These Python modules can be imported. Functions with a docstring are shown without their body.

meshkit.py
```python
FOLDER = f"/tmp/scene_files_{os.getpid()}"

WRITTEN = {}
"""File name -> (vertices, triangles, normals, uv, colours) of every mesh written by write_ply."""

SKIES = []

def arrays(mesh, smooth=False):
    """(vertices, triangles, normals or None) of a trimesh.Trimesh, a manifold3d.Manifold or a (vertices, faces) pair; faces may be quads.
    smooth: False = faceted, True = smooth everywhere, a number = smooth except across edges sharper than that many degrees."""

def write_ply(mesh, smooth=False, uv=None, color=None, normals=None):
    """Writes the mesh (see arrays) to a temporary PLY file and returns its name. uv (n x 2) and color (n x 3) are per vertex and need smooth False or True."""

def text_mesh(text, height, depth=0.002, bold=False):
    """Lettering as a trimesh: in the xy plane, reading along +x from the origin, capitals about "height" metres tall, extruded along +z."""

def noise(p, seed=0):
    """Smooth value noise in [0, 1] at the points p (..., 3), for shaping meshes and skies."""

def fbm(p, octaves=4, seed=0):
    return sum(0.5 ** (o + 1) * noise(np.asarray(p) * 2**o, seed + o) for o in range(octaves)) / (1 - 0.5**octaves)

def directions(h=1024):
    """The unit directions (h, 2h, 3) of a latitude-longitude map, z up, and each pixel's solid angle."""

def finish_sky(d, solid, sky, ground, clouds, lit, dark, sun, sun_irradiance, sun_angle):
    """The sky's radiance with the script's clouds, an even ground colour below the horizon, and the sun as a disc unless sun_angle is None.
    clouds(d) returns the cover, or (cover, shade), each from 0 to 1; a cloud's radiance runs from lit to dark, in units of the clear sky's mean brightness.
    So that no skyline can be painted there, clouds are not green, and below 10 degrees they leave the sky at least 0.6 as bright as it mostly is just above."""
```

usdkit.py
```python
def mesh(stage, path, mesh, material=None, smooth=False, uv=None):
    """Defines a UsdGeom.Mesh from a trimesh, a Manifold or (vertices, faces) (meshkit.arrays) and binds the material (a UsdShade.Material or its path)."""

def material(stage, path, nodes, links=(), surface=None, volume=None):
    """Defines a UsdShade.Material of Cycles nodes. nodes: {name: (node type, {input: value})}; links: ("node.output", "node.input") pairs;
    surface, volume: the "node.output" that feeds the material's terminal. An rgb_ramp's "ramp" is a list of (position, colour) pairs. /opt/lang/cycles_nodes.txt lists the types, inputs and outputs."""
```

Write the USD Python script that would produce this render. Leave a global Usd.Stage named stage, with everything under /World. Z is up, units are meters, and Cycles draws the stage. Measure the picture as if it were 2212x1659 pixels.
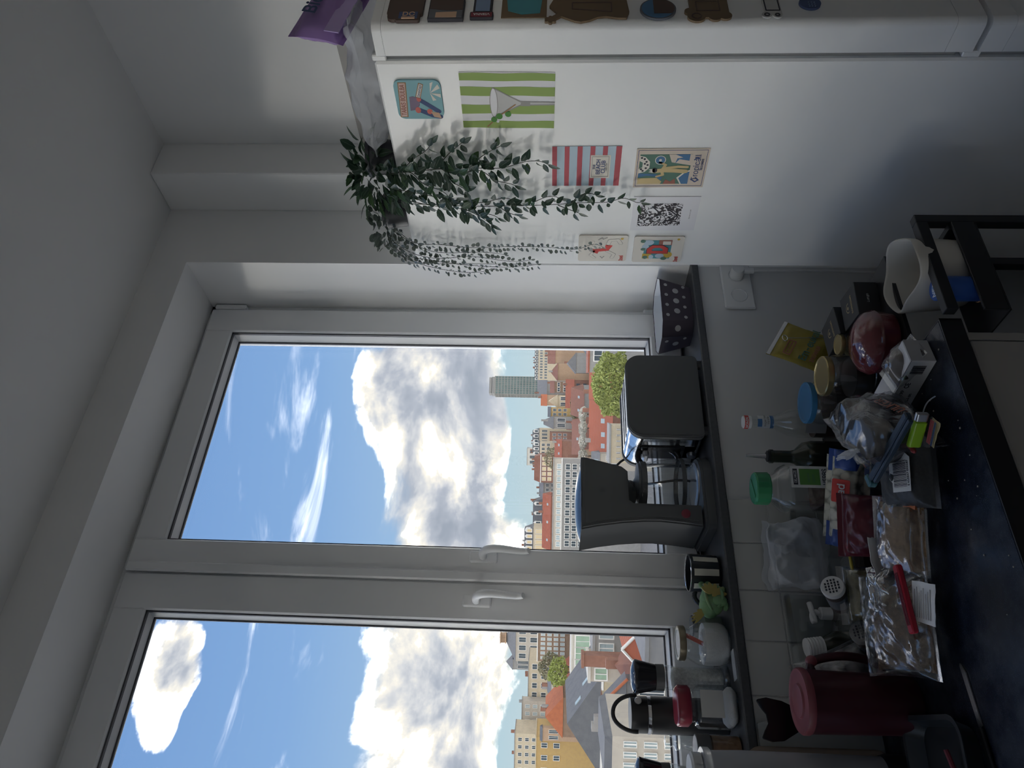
import math, random
import numpy as np, trimesh, usdkit, meshkit
from shapely.geometry import Polygon, Point, LineString, box as sbox
from shapely import affinity
from shapely.ops import unary_union
from manifold3d import Manifold, CrossSection
from pxr import Gf, Sdf, Usd, UsdGeom, UsdLux, UsdShade, Vt
stage = Usd.Stage.CreateInMemory()
UsdGeom.SetStageUpAxis(stage, 'Z'); UsdGeom.SetStageMetersPerUnit(stage, 1.0)
UsdGeom.Xform.Define(stage, '/World'); UsdGeom.Scope.Define(stage, '/World/Looks')
PI = math.pi; V = np.array
# ---------------------------------------------------------------- camera (held on its side, as the photograph was taken)
CAM = V([0, 0, 1.55]); FPX = 1581.0
def cam_axes(yaw, pitch, roll):
    y, p, r = map(math.radians, (yaw, pitch, roll))
    F = V([math.sin(y)*math.cos(p), math.cos(y)*math.cos(p), math.sin(p)]); R = V([math.cos(y), -math.sin(y), 0]); U = np.cross(R, F)
    return math.cos(r)*R + math.sin(r)*U, -math.sin(r)*R + math.cos(r)*U, F
RGT, UPV, FWD = cam_axes(33.08, 3.12, 1.0)
cam = UsdGeom.Camera.Define(stage, '/World/camera')
m4 = np.eye(4); m4[0, :3] = -UPV; m4[1, :3] = RGT; m4[2, :3] = -FWD; m4[3, :3] = CAM
cam.AddTransformOp().Set(Gf.Matrix4d(m4.tolist()))
cam.CreateHorizontalApertureAttr(36.0); cam.CreateVerticalApertureAttr(27.0); cam.CreateFocalLengthAttr(36.0*FPX/2212)
cam.CreateClippingRangeAttr(Gf.Vec2f(0.02, 20000)); cam.CreateExposureAttr(EXPOSURE := 2.15)
# ---------------------------------------------------------------- materials
LOOKS = {}
def mk(name, nodes, links, surface=None, volume=None):
    LOOKS[name] = usdkit.material(stage, '/World/Looks/' + name, nodes, links, surface, volume); return LOOKS[name]
def mat(name, c, rough=.5, metal=0, c2=None, scale=20, bump=0, bscale=60, coord='object', var=0, **kw):
    """principled; c2: second colour mixed in by noise; bump: noise relief; var: value change from copy to copy"""
    n = {'p': ('principled_bsdf', {'base_color': c, 'roughness': rough, 'metallic': metal, **kw})}; l = []
    if c2 is not None or bump:
        n['t'] = ('texture_coordinate', {})
    if c2 is not None:
        n['n'] = ('noise_texture', {'scale': scale, 'detail': 5, 'roughness': .6}); n['r'] = ('rgb_ramp', {'ramp': [(.35, c), (.65, c2)]})
        l += [(f't.{coord}', 'n.vector'), ('n.fac', 'r.fac'), ('r.color', 'p.base_color')]
    if bump:
        n['bn'] = ('noise_texture', {'scale': bscale, 'detail': 3}); n['b'] = ('bump', {'strength': bump, 'distance': .004})
        l += [(f't.{coord}', 'bn.vector'), ('bn.fac', 'b.height'), ('b.normal', 'p.normal')]
    return mk(name, n, l, 'p.BSDF')
def clear(name, c=(1, 1, 1), ior=1.45, rough=.05, tint=(1, 1, 1), base=.03):
    """thin clear sheet (film, pane): lets light straight through, mirrors by fresnel"""
    return mk(name, {'t': ('transparent_bsdf', {'color': tint}), 'g': ('glossy_bsdf', {'color': c, 'roughness': rough}), 'f': ('layer_weight', {'blend': .5}), 'e': ('math', {'math_type': 'power', 'value2': 5.0}),
                     'a': ('math', {'math_type': 'multiply_add', 'value2': .9 - base, 'value3': base + ((ior - 1)/(ior + 1))**2, 'use_clamp': True}), 'm': ('mix_closure', {})},
              [('f.facing', 'e.value1'), ('e.value', 'a.value1'), ('a.value', 'm.fac'), ('t.BSDF', 'm.closure1'), ('g.BSDF', 'm.closure2')], 'm.closure')
# ---------------------------------------------------------------- prims
TAKEN = {}
def path_for(parent, name):
    k = (parent, name); i = TAKEN.get(k, 0); TAKEN[k] = i + 1
    return f'{parent}/{name}' + (f'_{i:03d}' if i else '')
def data(prim, **kw):
    for k, v in kw.items():
        if v: prim.SetCustomDataByKey(k, v)
def place(x, loc, rz=0, rx=0, ry=0):
    x.AddTranslateOp().Set(Gf.Vec3d(*map(float, loc)))
    if rz: x.AddRotateZOp().Set(float(rz))
    if ry: x.AddRotateYOp().Set(float(ry))
    if rx: x.AddRotateXOp().Set(float(rx))
def T(name, label=None, cat=None, loc=(0, 0, 0), rz=0, group=None, kind=None, rx=0, ry=0):
    p = path_for('/World', name); x = UsdGeom.Xform.Define(stage, p); place(x, loc, rz, rx, ry)
    data(x.GetPrim(), label=label, category=cat, group=group, kind=kind); return p
def P(parent, name, m, look, smooth=35, label=None, kind=None):
    p = path_for(parent, name); q = usdkit.mesh(stage, p, m, LOOKS[look] if isinstance(look, str) else look, smooth=smooth)
    data(q.GetPrim(), label=label, kind=kind); return p
def O(name, m, look, label=None, cat=None, loc=(0, 0, 0), rz=0, group=None, kind=None, smooth=35, rx=0, ry=0):
    p = path_for('/World', name); q = usdkit.mesh(stage, p, m, LOOKS[look] if isinstance(look, str) else look, smooth=smooth); place(q, loc, rz, rx, ry)
    data(q.GetPrim(), label=label, category=cat, group=group, kind=kind); return p
def S(name, m, look, parent=None, smooth=False, loc=(0, 0, 0)):
    return P(parent, name, m, look, smooth) if parent else O(name, m, look, kind='structure', smooth=smooth, loc=loc)
def copy(src, loc, rz=0, label=None, group=None, scale=1, rx=0, ry=0):
    sp = stage.GetPrimAtPath(src); base = src.rsplit('/', 1)[1]
    while base[-4:-3] == '_' and base[-3:].isdigit(): base = base[:-4]
    was = sp.GetCustomData(); p = path_for('/World', base); x = UsdGeom.Xform.Define(stage, p)
    x.GetPrim().GetReferences().AddInternalReference(src); x.ClearXformOpOrder()
    for o, v in (('translate', Gf.Vec3d(*map(float, loc))),): x.GetPrim().RemoveProperty('xformOp:translate')
    x.AddTransformOp(opSuffix='place').Set(xf(loc, rz, scale, rx, ry)); x.GetPrim().SetInstanceable(True)
    data(x.GetPrim(), label=label or was.get('label'), category=was.get('category'), group=group or was.get('group')); return p
def xf(loc, rz=0, s=1, rx=0, ry=0):
    return Gf.Matrix4d().SetScale(s)*Gf.Matrix4d().SetRotate(Gf.Rotation(Gf.Vec3d(1, 0, 0), rx))*Gf.Matrix4d().SetRotate(Gf.Rotation(Gf.Vec3d(0, 1, 0), ry))*Gf.Matrix4d().SetRotate(Gf.Rotation(Gf.Vec3d(0, 0, 1), rz))*Gf.Matrix4d().SetTranslate(Gf.Vec3d(*map(float, loc)))
# ---------------------------------------------------------------- meshes
def J(*ms):
    out = []
    for m in ms:
        out += m if isinstance(m, list) else [m]
    return trimesh.util.concatenate(out)
def mv(m, d=(0, 0, 0), rz=0, rx=0, ry=0, s=None):
    m = m.copy()
    if s is not None: m.apply_scale(s)
    for a, ax in ((rx, [1, 0, 0]), (ry, [0, 1, 0]), (rz, [0, 0, 1])):
        if a: m.apply_transform(trimesh.transformations.rotation_matrix(math.radians(a), ax))
    m.apply_translation(d); return m
def bx(x0, y0, z0, x1, y1, z1, b=0):
    lo, hi = np.minimum((x0, y0, z0), (x1, y1, z1)).astype(float), np.maximum((x0, y0, z0), (x1, y1, z1)).astype(float)
    if not b:
        m = trimesh.creation.box(hi - lo); m.apply_translation((lo + hi)/2); return m
    b = min(b, .49*min(hi - lo)); pts = []
    for sx in (0, 1):
        for sy in (0, 1):
            for sz in (0, 1):
                c = V([(lo, hi)[s][i] for i, s in enumerate((sx, sy, sz))]); d = V([1 - 2*sx, 1 - 2*sy, 1 - 2*sz])*b
                for k in range(3):
                    q = c + d; q[k] = c[k]; pts.append(q)
    return trimesh.convex.convex_hull(V(pts))
def rbox(w, d, h, r, z0=0, b=.002, n=6):
    """box with vertical edges rounded by r, top and bottom eased by b, centred in x, y"""
    def sl(i, z):
        g = sbox(-w/2 + r, -d/2 + r, w/2 - r, d/2 - r).buffer(r - i, quad_segs=n); return [(*p, z) for p in list(g.exterior.coords)[:-1]]
    return trimesh.convex.convex_hull(V(sl(b, z0) + sl(0, z0 + b) + sl(0, z0 + h - b) + sl(b, z0 + h)))
def lathe(prof, n=40):
    """solid or shell of revolution; prof: (radius, height) from bottom (inside a shell: go up outside, down inside)"""
    k = len(prof); a = np.arange(n)*2*PI/n; pr = V(prof, float); pr[:, 0] = np.maximum(pr[:, 0], 0)
    v = np.stack([pr[:, None, 0]*np.cos(a), pr[:, None, 0]*np.sin(a), np.broadcast_to(pr[:, None, 1], (k, n))], -1).reshape(-1, 3)
    i, j = np.meshgrid(np.arange(k - 1), np.arange(n), indexing='ij'); A, B = (i*n + j).ravel(), (i*n + (j + 1) % n).ravel()
    f = np.vstack([np.stack([A, B, B + n], 1), np.stack([A, B + n, A + n], 1)])
    m = trimesh.Trimesh(v, f, process=False); m.merge_vertices(); m.update_faces(m.nondegenerate_faces()); return m
def tube(pts, r, n=8, closed=False):
    p = V(pts, float); k = len(p); r = np.broadcast_to(r, (k,))
    t = np.gradient(p, axis=0) if not closed else np.roll(p, -1, 0) - np.roll(p, 1, 0)
    t /= np.linalg.norm(t, axis=1, keepdims=True) + 1e-12
    a = np.cross(t[0], [0, 0, 1] if abs(t[0][2]) < .9 else [1, 0, 0]); A = []
    for q in t:
        a = a - q*np.dot(a, q); a /= np.linalg.norm(a) + 1e-12; A.append(a)
    A = V(A); Bv = np.cross(t, A); g = np.arange(n)*2*PI/n
    v = (p[:, None] + r[:, None, None]*(np.cos(g)[None, :, None]*A[:, None] + np.sin(g)[None, :, None]*Bv[:, None])).reshape(-1, 3)
    f = []
    for i in range(k if closed else k - 1):
        i2 = (i + 1) % k
        for j in range(n):
            q = (i*n + j, i*n + (j + 1) % n, i2*n + (j + 1) % n, i2*n + j); f += [(q[0], q[1], q[2]), (q[0], q[2], q[3])]
    if not closed:
        v = np.vstack([v, p[0], p[-1]]); c0, c1 = k*n, k*n + 1
        f += [(c0, (j + 1) % n, j) for j in range(n)] + [(c1, (k - 1)*n + j, (k - 1)*n + (j + 1) % n) for j in range(n)]
    return trimesh.Trimesh(v, V(f), process=False)
def curve(pts, n=24):
    """smooth curve through points"""
    from scipy.interpolate import CubicSpline
    p = V(pts, float); s = np.r_[0, np.cumsum(np.linalg.norm(np.diff(p, axis=0), axis=1))]; return CubicSpline(s, p)(np.linspace(0, s[-1], n))
def prism(poly, h, z0=0):
    g = poly if hasattr(poly, 'geom_type') else Polygon(poly)
    return mv(J([trimesh.creation.extrude_polygon(q, h, engine='earcut') for q in getattr(g, 'geoms', [g]) if not q.is_empty]), (0, 0, z0))
def ball(c, r, n=2):
    m = trimesh.creation.icosphere(n, 1.0); m.apply_scale(r if np.ndim(r) == 0 else list(r)); m.apply_translation(c); return m
def lay(m, o, u, v):
    """puts a flat mesh (x, y, thickness z) on the plane through o with axes u, v"""
    u, v = V(u, float), V(v, float); w = np.cross(u, v); m = m.copy(); q = m.vertices
    m.vertices = V(o) + q[:, :1]*u + q[:, 1:2]*v + q[:, 2:]*w; return m
def txt(s, h, bold=False, d=.0003, wide=None, mid=False):
    m = meshkit.text_mesh(s, h, d, bold)
    if wide: m.apply_scale([wide/(m.bounds[1][0] - m.bounds[0][0]), 1, 1])
    if mid: m.apply_translation([-(m.bounds[0][0] + m.bounds[1][0])/2, -h/2, 0])
    return m
def wob(m, amp, scale, seed=0):
    """moves the vertices by smooth noise"""
    m = m.copy(); q = m.vertices
    m.vertices = q + amp*np.stack([meshkit.fbm(q*scale + 31*k, 3, seed + k) - .5 for k in range(3)], 1)*2; return m
def pillow(w, h, t, seed=0, n=(34, 44), crumple=.006, seal=.012, cs=30, nose=1.0):
    """a filled bag lying in the xz plane: flat sealed ends, a belly, creases"""
    a, b = np.meshgrid(np.linspace(-1, 1, n[0]), np.linspace(0, 1, n[1]), indexing='ij'); out = []
    belly = np.clip(1 - np.abs(a)**2.6, 0, 1)**.6*np.clip(np.sin(PI*np.clip(b, 0, 1)), 0, 1)**.55*nose
    e = seal/h; belly = belly*np.clip((b - e)/.08, 0, 1)*np.clip((1 - e - b)/.08, 0, 1)
    for s in (-1, 1):
        p = np.stack([a*w/2*(1 - .06*np.sin(PI*b)), s*(t/2*belly + .0006), b*h], -1); q = p.reshape(-1, 3)
        nz = np.stack([meshkit.fbm(q*cs + 7*k + 3*s, 4, seed + k) - .5 for k in range(3)], -1); rid = 1 - np.abs(meshkit.fbm(q*cs*.7 + 11*s, 3, seed + 9)*2 - 1)*2
        edge = (belly.reshape(-1, 1) > .02)*1.0
        q = q + nz*crumple*V([.5, 1.6, .5])*(0.25 + edge) + edge*V([0, s*1.0, 0])*(rid[:, None]*crumple*.8); out.append(q)
    A, B = np.meshgrid(np.arange(n[0] - 1), np.arange(n[1] - 1), indexing='ij'); i0 = (A*n[1] + B).ravel(); N = n[0]*n[1]
    quads = lambda o, fl: np.vstack([np.stack([i0, i0 + n[1], i0 + n[1] + 1], 1), np.stack([i0, i0 + n[1] + 1, i0 + 1], 1)])[:, ::fl] + o
    rim = [i*n[1] for i in range(n[0])] + [(n[0] - 1)*n[1] + j for j in range(1, n[1])] + [i*n[1] + n[1] - 1 for i in range(n[0] - 2, -1, -1)] + [j for j in range(n[1] - 2, 0, -1)]
    r2 = rim[1:] + rim[:1]; side = [(p, q, q + N) for p, q in zip(rim, r2)] + [(p, q + N, p + N) for p, q in zip(rim, r2)]
    return trimesh.Trimesh(np.vstack(out), np.vstack([quads(0, 1), quads(N, -1), V(side)[:, ::-1]]), process=False)
def pix(x, y):
    """direction seen at a point of the 2212 x 1659 photograph"""
    w = -(y - 829.5)*RGT - (x - 1106)*UPV + FPX*FWD; return w/np.linalg.norm(w)
def on(x, y, axis, val):
    r = pix(x, y); return CAM + r*(val - CAM[axis])/r[axis]
def out(x, y, d):
    """point seen at (x, y), d metres ahead of the camera's plane"""
    r = pix(x, y); return CAM + r*d/np.dot(r, FWD)
# ---------------------------------------------------------------- sky, sun
SKY_GAIN = 1.0
sky = UsdLux.DomeLight.Define(stage, '/World/sky'); sky.CreateIntensityAttr(1.0)
def sky_material():
    n, l = {}, []
    def N(k, t, **kw): n[k] = (t, kw)
    def L(*ab): l.extend(ab)
    def math2(k, op, a, b=None, c=None):
        kw = {'math_type': op}
        for i, q in enumerate((a, b, c), 1):
            if isinstance(q, str): L((q, f'{k}.value{i}'))
            elif q is not None: kw[f'value{i}'] = q
        N(k, 'math', **kw); return f'{k}.value'
    N('t', 'texture_coordinate'); N('s', 'separate_xyz'); L(('t.generated', 's.vector'))
    az = math2('az', 'arctan2', 's.x', 's.y'); el = math2('el', 'arcsine', 's.z')            # radians
    e30 = math2('e30', 'divide', el, 1.5708)
    N('sky', 'rgb_ramp', ramp=[(0, (.126, .154, .162)), (.04, (.110, .150, .170)), (.10, (.083, .126, .177)), (.20, (.055, .098, .170)), (.36, (.038, .075, .150)), (1, (.03, .062, .15))]); L((e30, 'sky.fac'))
    def field(k, dx, dy, sx, sy, scale, detail=8, rough=.56, dist=.3):
        N(k + 'c', 'combine_xyz', z=3.7); a = math2(k + 'a', 'multiply_add', az, sx, dx); b = math2(k + 'b', 'multiply_add', el, sy, dy); L((a, k + 'c.x'), (b, k + 'c.y'))
        N(k, 'noise_texture', scale=scale, detail=detail, roughness=rough, distortion=dist); L((k + 'c.vector', k + '.vector')); return k + '.fac'
    base = field('n1', .4, .25, 1.0, 1.5, 5.2); lit = field('n2', .372, .285, 1.0, 1.5, 5.2); wisp = field('n3', 2.1, .9, .7, 3.0, 4.5, 6, .6, .6)
    # how much cloud there is at each height above the horizon: a bank of cumulus low down, thin cloud above
    N('bank', 'rgb_ramp', ramp=[(0, (.38,)*3), (.02, (.36,)*3), (.036, (.37,)*3), (.05, (.60,)*3), (.075, (.66,)*3), (.125, (.63,)*3), (.155, (.50,)*3), (.19, (.28,)*3), (.27, (.25,)*3), (.31, (.34,)*3), (.35, (.30,)*3), (.5, (.42,)*3), (.7, (.5,)*3), (1, (.5,)*3)]); L((e30, 'bank.fac'))
    N('bk', 'separate_color'); L(('bank.color', 'bk.color'))
    tot = math2('b0', 'add', 'bk.r', base)
    for i, (x, y, rx, ry, wgt) in enumerate(CLOUDS):                                          # the single big clouds: where they hang, how wide and high
        v = pix(x, y); a0, e0 = math.atan2(v[0], v[1]), math.asin(v[2])
        p = math2(f'p{i}', 'multiply_add', az, 1/rx, -a0/rx); q = math2(f'q{i}', 'multiply_add', el, 1/ry, -e0/ry)
        r2 = math2(f'u{i}', 'multiply_add', q, q, math2(f'v{i}', 'multiply', p, p)); g = math2(f'g{i}', 'exponent', math2(f'w{i}', 'multiply', r2, -1.0))
        tot = math2(f'h{i}', 'multiply_add', g, wgt, tot)
    N('cov', 'map_range', range_type='smoothstep', from_min=1.0, from_max=1.2, to_min=0, to_max=1, clamp=True); L((tot, 'cov.value'))
    N('ws', 'map_range', range_type='smoothstep', from_min=.56, from_max=.9, to_min=0, to_max=.22, clamp=True); L((wisp, 'ws.value'))
    cover = math2('cmax', 'maximum', 'cov.result', 'ws.result')
    dif = math2('dif', 'subtract', lit, base); thick = math2('thk', 'subtract', tot, 1.12)
    sh = math2('sh', 'multiply_add', dif, -4.2, math2('sh0', 'multiply_add', thick, -1.5, .80))
    N('ccol', 'rgb_ramp', ramp=[(0, (.083, .094, .112)), (.3, (.110, .120, .138)), (.5, (.167, .172, .178)), (.68, (.24, .23, .205)), (.84, (.6, .57, .50)), (1, (3.0, 2.85, 2.6))]); L((sh, 'ccol.fac'))
    N('mx', 'mix', mix_type='mix'); L((cover, 'mx.fac'), ('sky.color', 'mx.color1'), ('ccol.color', 'mx.color2'))
    N('b', 'background_shader', strength=SKY_GAIN); L(('mx.color', 'b.color'))
    return mk('sky_with_clouds', n, l, 'b.background')
#          photo x, y, half width, half height (radians), weight
CLOUDS = [(815, 845, .085, .060, .42), (985, 850, .09, .05, .25), (990, 1075, .085, .06, .40), (870, 1120, .10, .03, .10), (1040, 1500, .16, .045, .32), (880, 1480, .14, .05, .15),
          (345, 1560, .07, .025, .50), (395, 1420, .05, .022, .40), (700, 1000, .2, .10, -.25), (1085, 930, .05, .012, .22), (1100, 1160, .03, .02, .2)]
UsdShade.MaterialBindingAPI.Apply(sky.GetPrim()).Bind(sky_material())
sun = UsdLux.DistantLight.Define(stage, '/World/sun'); sun.CreateIntensityAttr(1.7); sun.CreateAngleAttr(.53); sun.CreateColorAttr(Gf.Vec3f(1, .93, .81))
sun.AddTransformOp().Set(Gf.Matrix4d().SetRotate(Gf.Rotation(Gf.Vec3d(0, 0, 1), Gf.Vec3d(.80, -.48, .42))))

# ---------------------------------------------------------------- room shell
YW, XW, ZC, ZK, XF = 1.60, 1.812, 2.765, .90, 1.25      # window wall, right wall, ceiling, worktop, fridge side
XL, YB, RX, SILL, HEAD = -2.35, -1.9, 1.458, 1.16, 2.65
mat('wall_paint', (.87, .87, .86), .85, bump=.05, bscale=180)
mat('ceiling_paint', (.86, .86, .85), .9, bump=.04, bscale=150)
mat('greige_paint', (.42, .405, .385), .7, bump=.04, bscale=150)
mat('splash_paint', (.60, .60, .595), .6, bump=.04, bscale=120)
mat('tile_white', (.50, .50, .48), .2, c2=(.54, .54, .515), scale=4)
mat('grout', (.62, .62, .60), .9)
mat('floor_vinyl', (.22, .19, .16), .5, c2=(.26, .22, .18), scale=9)
mat('upvc', (.86, .87, .88), .32)
mat('gasket', (.09, .09, .10), .5)
mat('sill_stone', (.05, .053, .058), .4, c2=(.065, .068, .074), scale=120)
clear('pane_glass', ior=1.35, base=0.0, rough=.0)
S('floor', bx(XL, YB, -.05, XW, YW, 0), 'floor_vinyl')
S('ceiling', bx(XL, YB, ZC, XW, YW, ZC + .1), 'ceiling_paint')
wr = S('wall_right', bx(XW, YB, 2.142, XW + .1, YW, ZC), 'wall_paint'); S('painted_band', bx(XW - .004, YB, 0, XW + .1, YW, 2.142), 'greige_paint', wr)
S('wall_left', J(bx(XL - .1, YB, 0, XL, .2, ZC), bx(XL - .1, 1.45, 0, XL, YW, ZC), bx(XL - .1, .2, 0, XL, 1.45, 1.4), bx(XL - .1, .2, 2.65, XL, 1.45, ZC)), 'wall_paint')
w6 = T('window_6', kind='structure')
P(w6, 'window_frame', J(*[bx(XL - .09, y - .03, 1.4, XL - .03, y + .03, 2.65) for y in (.23, .825, 1.42)], bx(XL - .09, .2, 1.4, XL - .03, 1.45, 1.46), bx(XL - .09, .2, 2.59, XL - .03, 1.45, 2.65)), 'upvc', False); P(w6, 'pane', bx(XL - .062, .21, 1.41, XL - .058, 1.44, 2.64), 'pane_glass', False); S('wall_back', J(bx(XL, YB - .1, 0, -1.5, YB, ZC), bx(0, YB - .1, 0, XW, YB, ZC), bx(-1.5, YB - .1, 2.5, 0, YB, ZC), bx(-1.5, YB - .1, 0, 0, YB, 1.95)), 'greige_paint')
w5 = T('window_5', kind='structure')
P(w5, 'window_frame', J(*[bx(x - .03, YB - .09, 1.95, x + .03, YB - .03, 2.5) for x in (-1.465, -.75, -.035)], bx(-1.5, YB - .09, 1.95, 0, YB - .03, 2.01), bx(-1.5, YB - .09, 2.44, 0, YB - .03, 2.5)), 'upvc', False); P(w5, 'pane', bx(-1.49, YB - .062, 1.96, -.01, YB - .058, 2.49), 'pane_glass', False)
S('trim_1', bx(1.676, 1.451, 0, XW, YW, ZC, .003), 'wall_paint')
ww = S('wall_window', J(bx(RX, YW, 0, XW + .1, 1.9, ZC), bx(XL - .1, YW, HEAD, RX, 1.9, ZC), bx(XL - .1, YW, 0, -2.2, 1.9, HEAD)), 'wall_paint')
S('lower_wall', bx(-2.2, YW, 0, RX, 1.9, 1.139), 'splash_paint', ww)
# tiles on the splashback, left of the painted strip
tm = [bx(0, 0, 0, .1045, .006, .1045, .0012)]
S('grout_bed', bx(XL, YW - .0035, ZK, .728, YW + .002, 1.137), 'grout', ww)
for j, z in enumerate((.9, 1.0005)):
    pass
zt = 1.137
for row in range(3):
    z1 = 1.137 - row*.108 if row else 1.137
for r, (z0, z1) in enumerate(((.9, .9395), (.942, 1.0475), (1.05, 1.137))):
    for k in range(28):
        x1 = .728 - k*.1075
        S('tile', bx(x1 - .105, YW - .0065, z0, x1, YW, z1, .0012), 'tile_white', ww)
sl = O('window_sill', bx(-2.2, 1.583, 1.139, RX, 1.83, SILL, .003), 'sill_stone', kind='structure', smooth=False)
# ---------------------------------------------------------------- window: fixed frame, two sashes
def ring(x0, x1, z0, z1, w, ya, yb, b=.003):
    return [bx(x0, ya, z0, x0 + w, yb, z1, b), bx(x1 - w, ya, z0, x1, yb, z1, b), bx(x0, ya, z1 - w, x1, yb, z1, b), bx(x0, ya, z0, x1, yb, z0 + w, b)]
def bead(x0, x1, z0, z1, w, ya, yb):
    """sloping glazing bead round an opening: wide at the glass (yb), narrow at the room (ya)"""
    o, i = [(x0, z0), (x1, z0), (x1, z1), (x0, z1)], [(x0 + w, z0 + w), (x1 - w, z0 + w), (x1 - w, z1 - w), (x0 + w, z1 - w)]
    v = [(x, ya, z) for x, z in o] + [(x, yb, z) for x, z in o] + [(x, yb, z) for x, z in i]; f = []
    for k in range(4):
        n = (k + 1) % 4; f += [(k, n, 8 + n), (k, 8 + n, 8 + k), (4 + k, 8 + k, 8 + n), (4 + k, 8 + n, 4 + n), (k, 4 + k, 4 + n), (k, 4 + n, n)]
    m = trimesh.Trimesh(V(v), V(f), process=False); m.fix_normals(); return m
def sash(name, x0, x1, g0, g1, yf):
    t = T(name, kind='structure')
    gz0, gz1 = 1.256, 2.553
    P(t, 'sash_frame', J(bx(x0, yf, SILL + .004, g0, 1.875, HEAD - .012, .004), bx(g1, yf, SILL + .004, x1, 1.875, HEAD - .012, .004), bx(g0 - .004, yf + .0003, SILL + .004, g1 + .004, 1.875, gz0, .004), bx(g0 - .004, yf + .0003, gz1, g1 + .004, 1.875, HEAD - .012, .004)), 'upvc', smooth=False)
    P(t, 'glazing_bead', J(bead(g0 - .001, g1 + .001, gz0 - .001, gz1 + .001, .010, yf + .016, 1.838)), 'upvc', smooth=False)
    P(t, 'gasket', J(*ring(g0, g1, gz0, gz1, .004, yf + .008, yf + .016, 0), *ring(g0 + .004, g1 - .004, gz0 + .004, gz1 - .004, .009, 1.8385, 1.844, 0)), 'gasket', smooth=False)
    P(t, 'pane', bx(g0 + .002, 1.846, gz0 + .002, g1 - .002, 1.850, gz1 - .002), 'pane_glass', smooth=False)
    return t
w1 = sash('window_1', .592, 1.436, .666, 1.348, 1.793); w2 = sash('window_2', -.33, .578, -.235, .484, 1.800); w3 = sash('window_3', -1.25, -.342, -1.155, -.437, 1.793); w4 = sash('window_4', -2.165, -1.262, -2.07, -1.36, 1.800)
P(w1, 'fixed_frame', J(bx(1.428, 1.812, SILL, RX, 1.89, HEAD), bx(.56, 1.815, SILL, .60, 1.89, HEAD), bx(-2.2, 1.812, HEAD - .03, RX, 1.89, HEAD), bx(-2.2, 1.812, SILL, RX, 1.89, SILL + .03), bx(-2.2, 1.812, SILL, -2.16, 1.89, HEAD), bx(-1.28, 1.815, SILL, -1.23, 1.89, HEAD), bx(-.36, 1.815, SILL, -.31, 1.89, HEAD)), 'upvc', smooth=False)
P(w1, 'cover_lip', bx(.578, 1.787, SILL + .008, .604, 1.796, HEAD - .016, .004), 'upvc', smooth=False)
P(w1, 'hinge_cover', bx(1.437, 1.792, 2.53, 1.455, 1.815, 2.632, .004), 'upvc', smooth=False)
P(w1, 'hinge_cover', bx(1.437, 1.792, 1.18, 1.455, 1.815, 1.27, .004), 'upvc', smooth=False)
def handle(w, x, yf, z):
    P(w, 'handle_plate', mv(rbox(.03, .012, .07, .005, b=.003), (x, yf - .005, z - .035)), 'upvc')
    c = curve([(x, yf - .006, z), (x, yf - .035, z), (x + .002, yf - .052, z - .008), (x + .004, yf - .056, z - .05), (x + .004, yf - .050, z - .115)], 20)
    m = tube(c, np.r_[np.full(8, .010), np.linspace(.010, .007, 12)], 12); P(w, 'handle', m, 'upvc', 60)
handle(w1, .640, 1.793, 1.715); handle(w2, .530, 1.800, 1.725)

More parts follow.
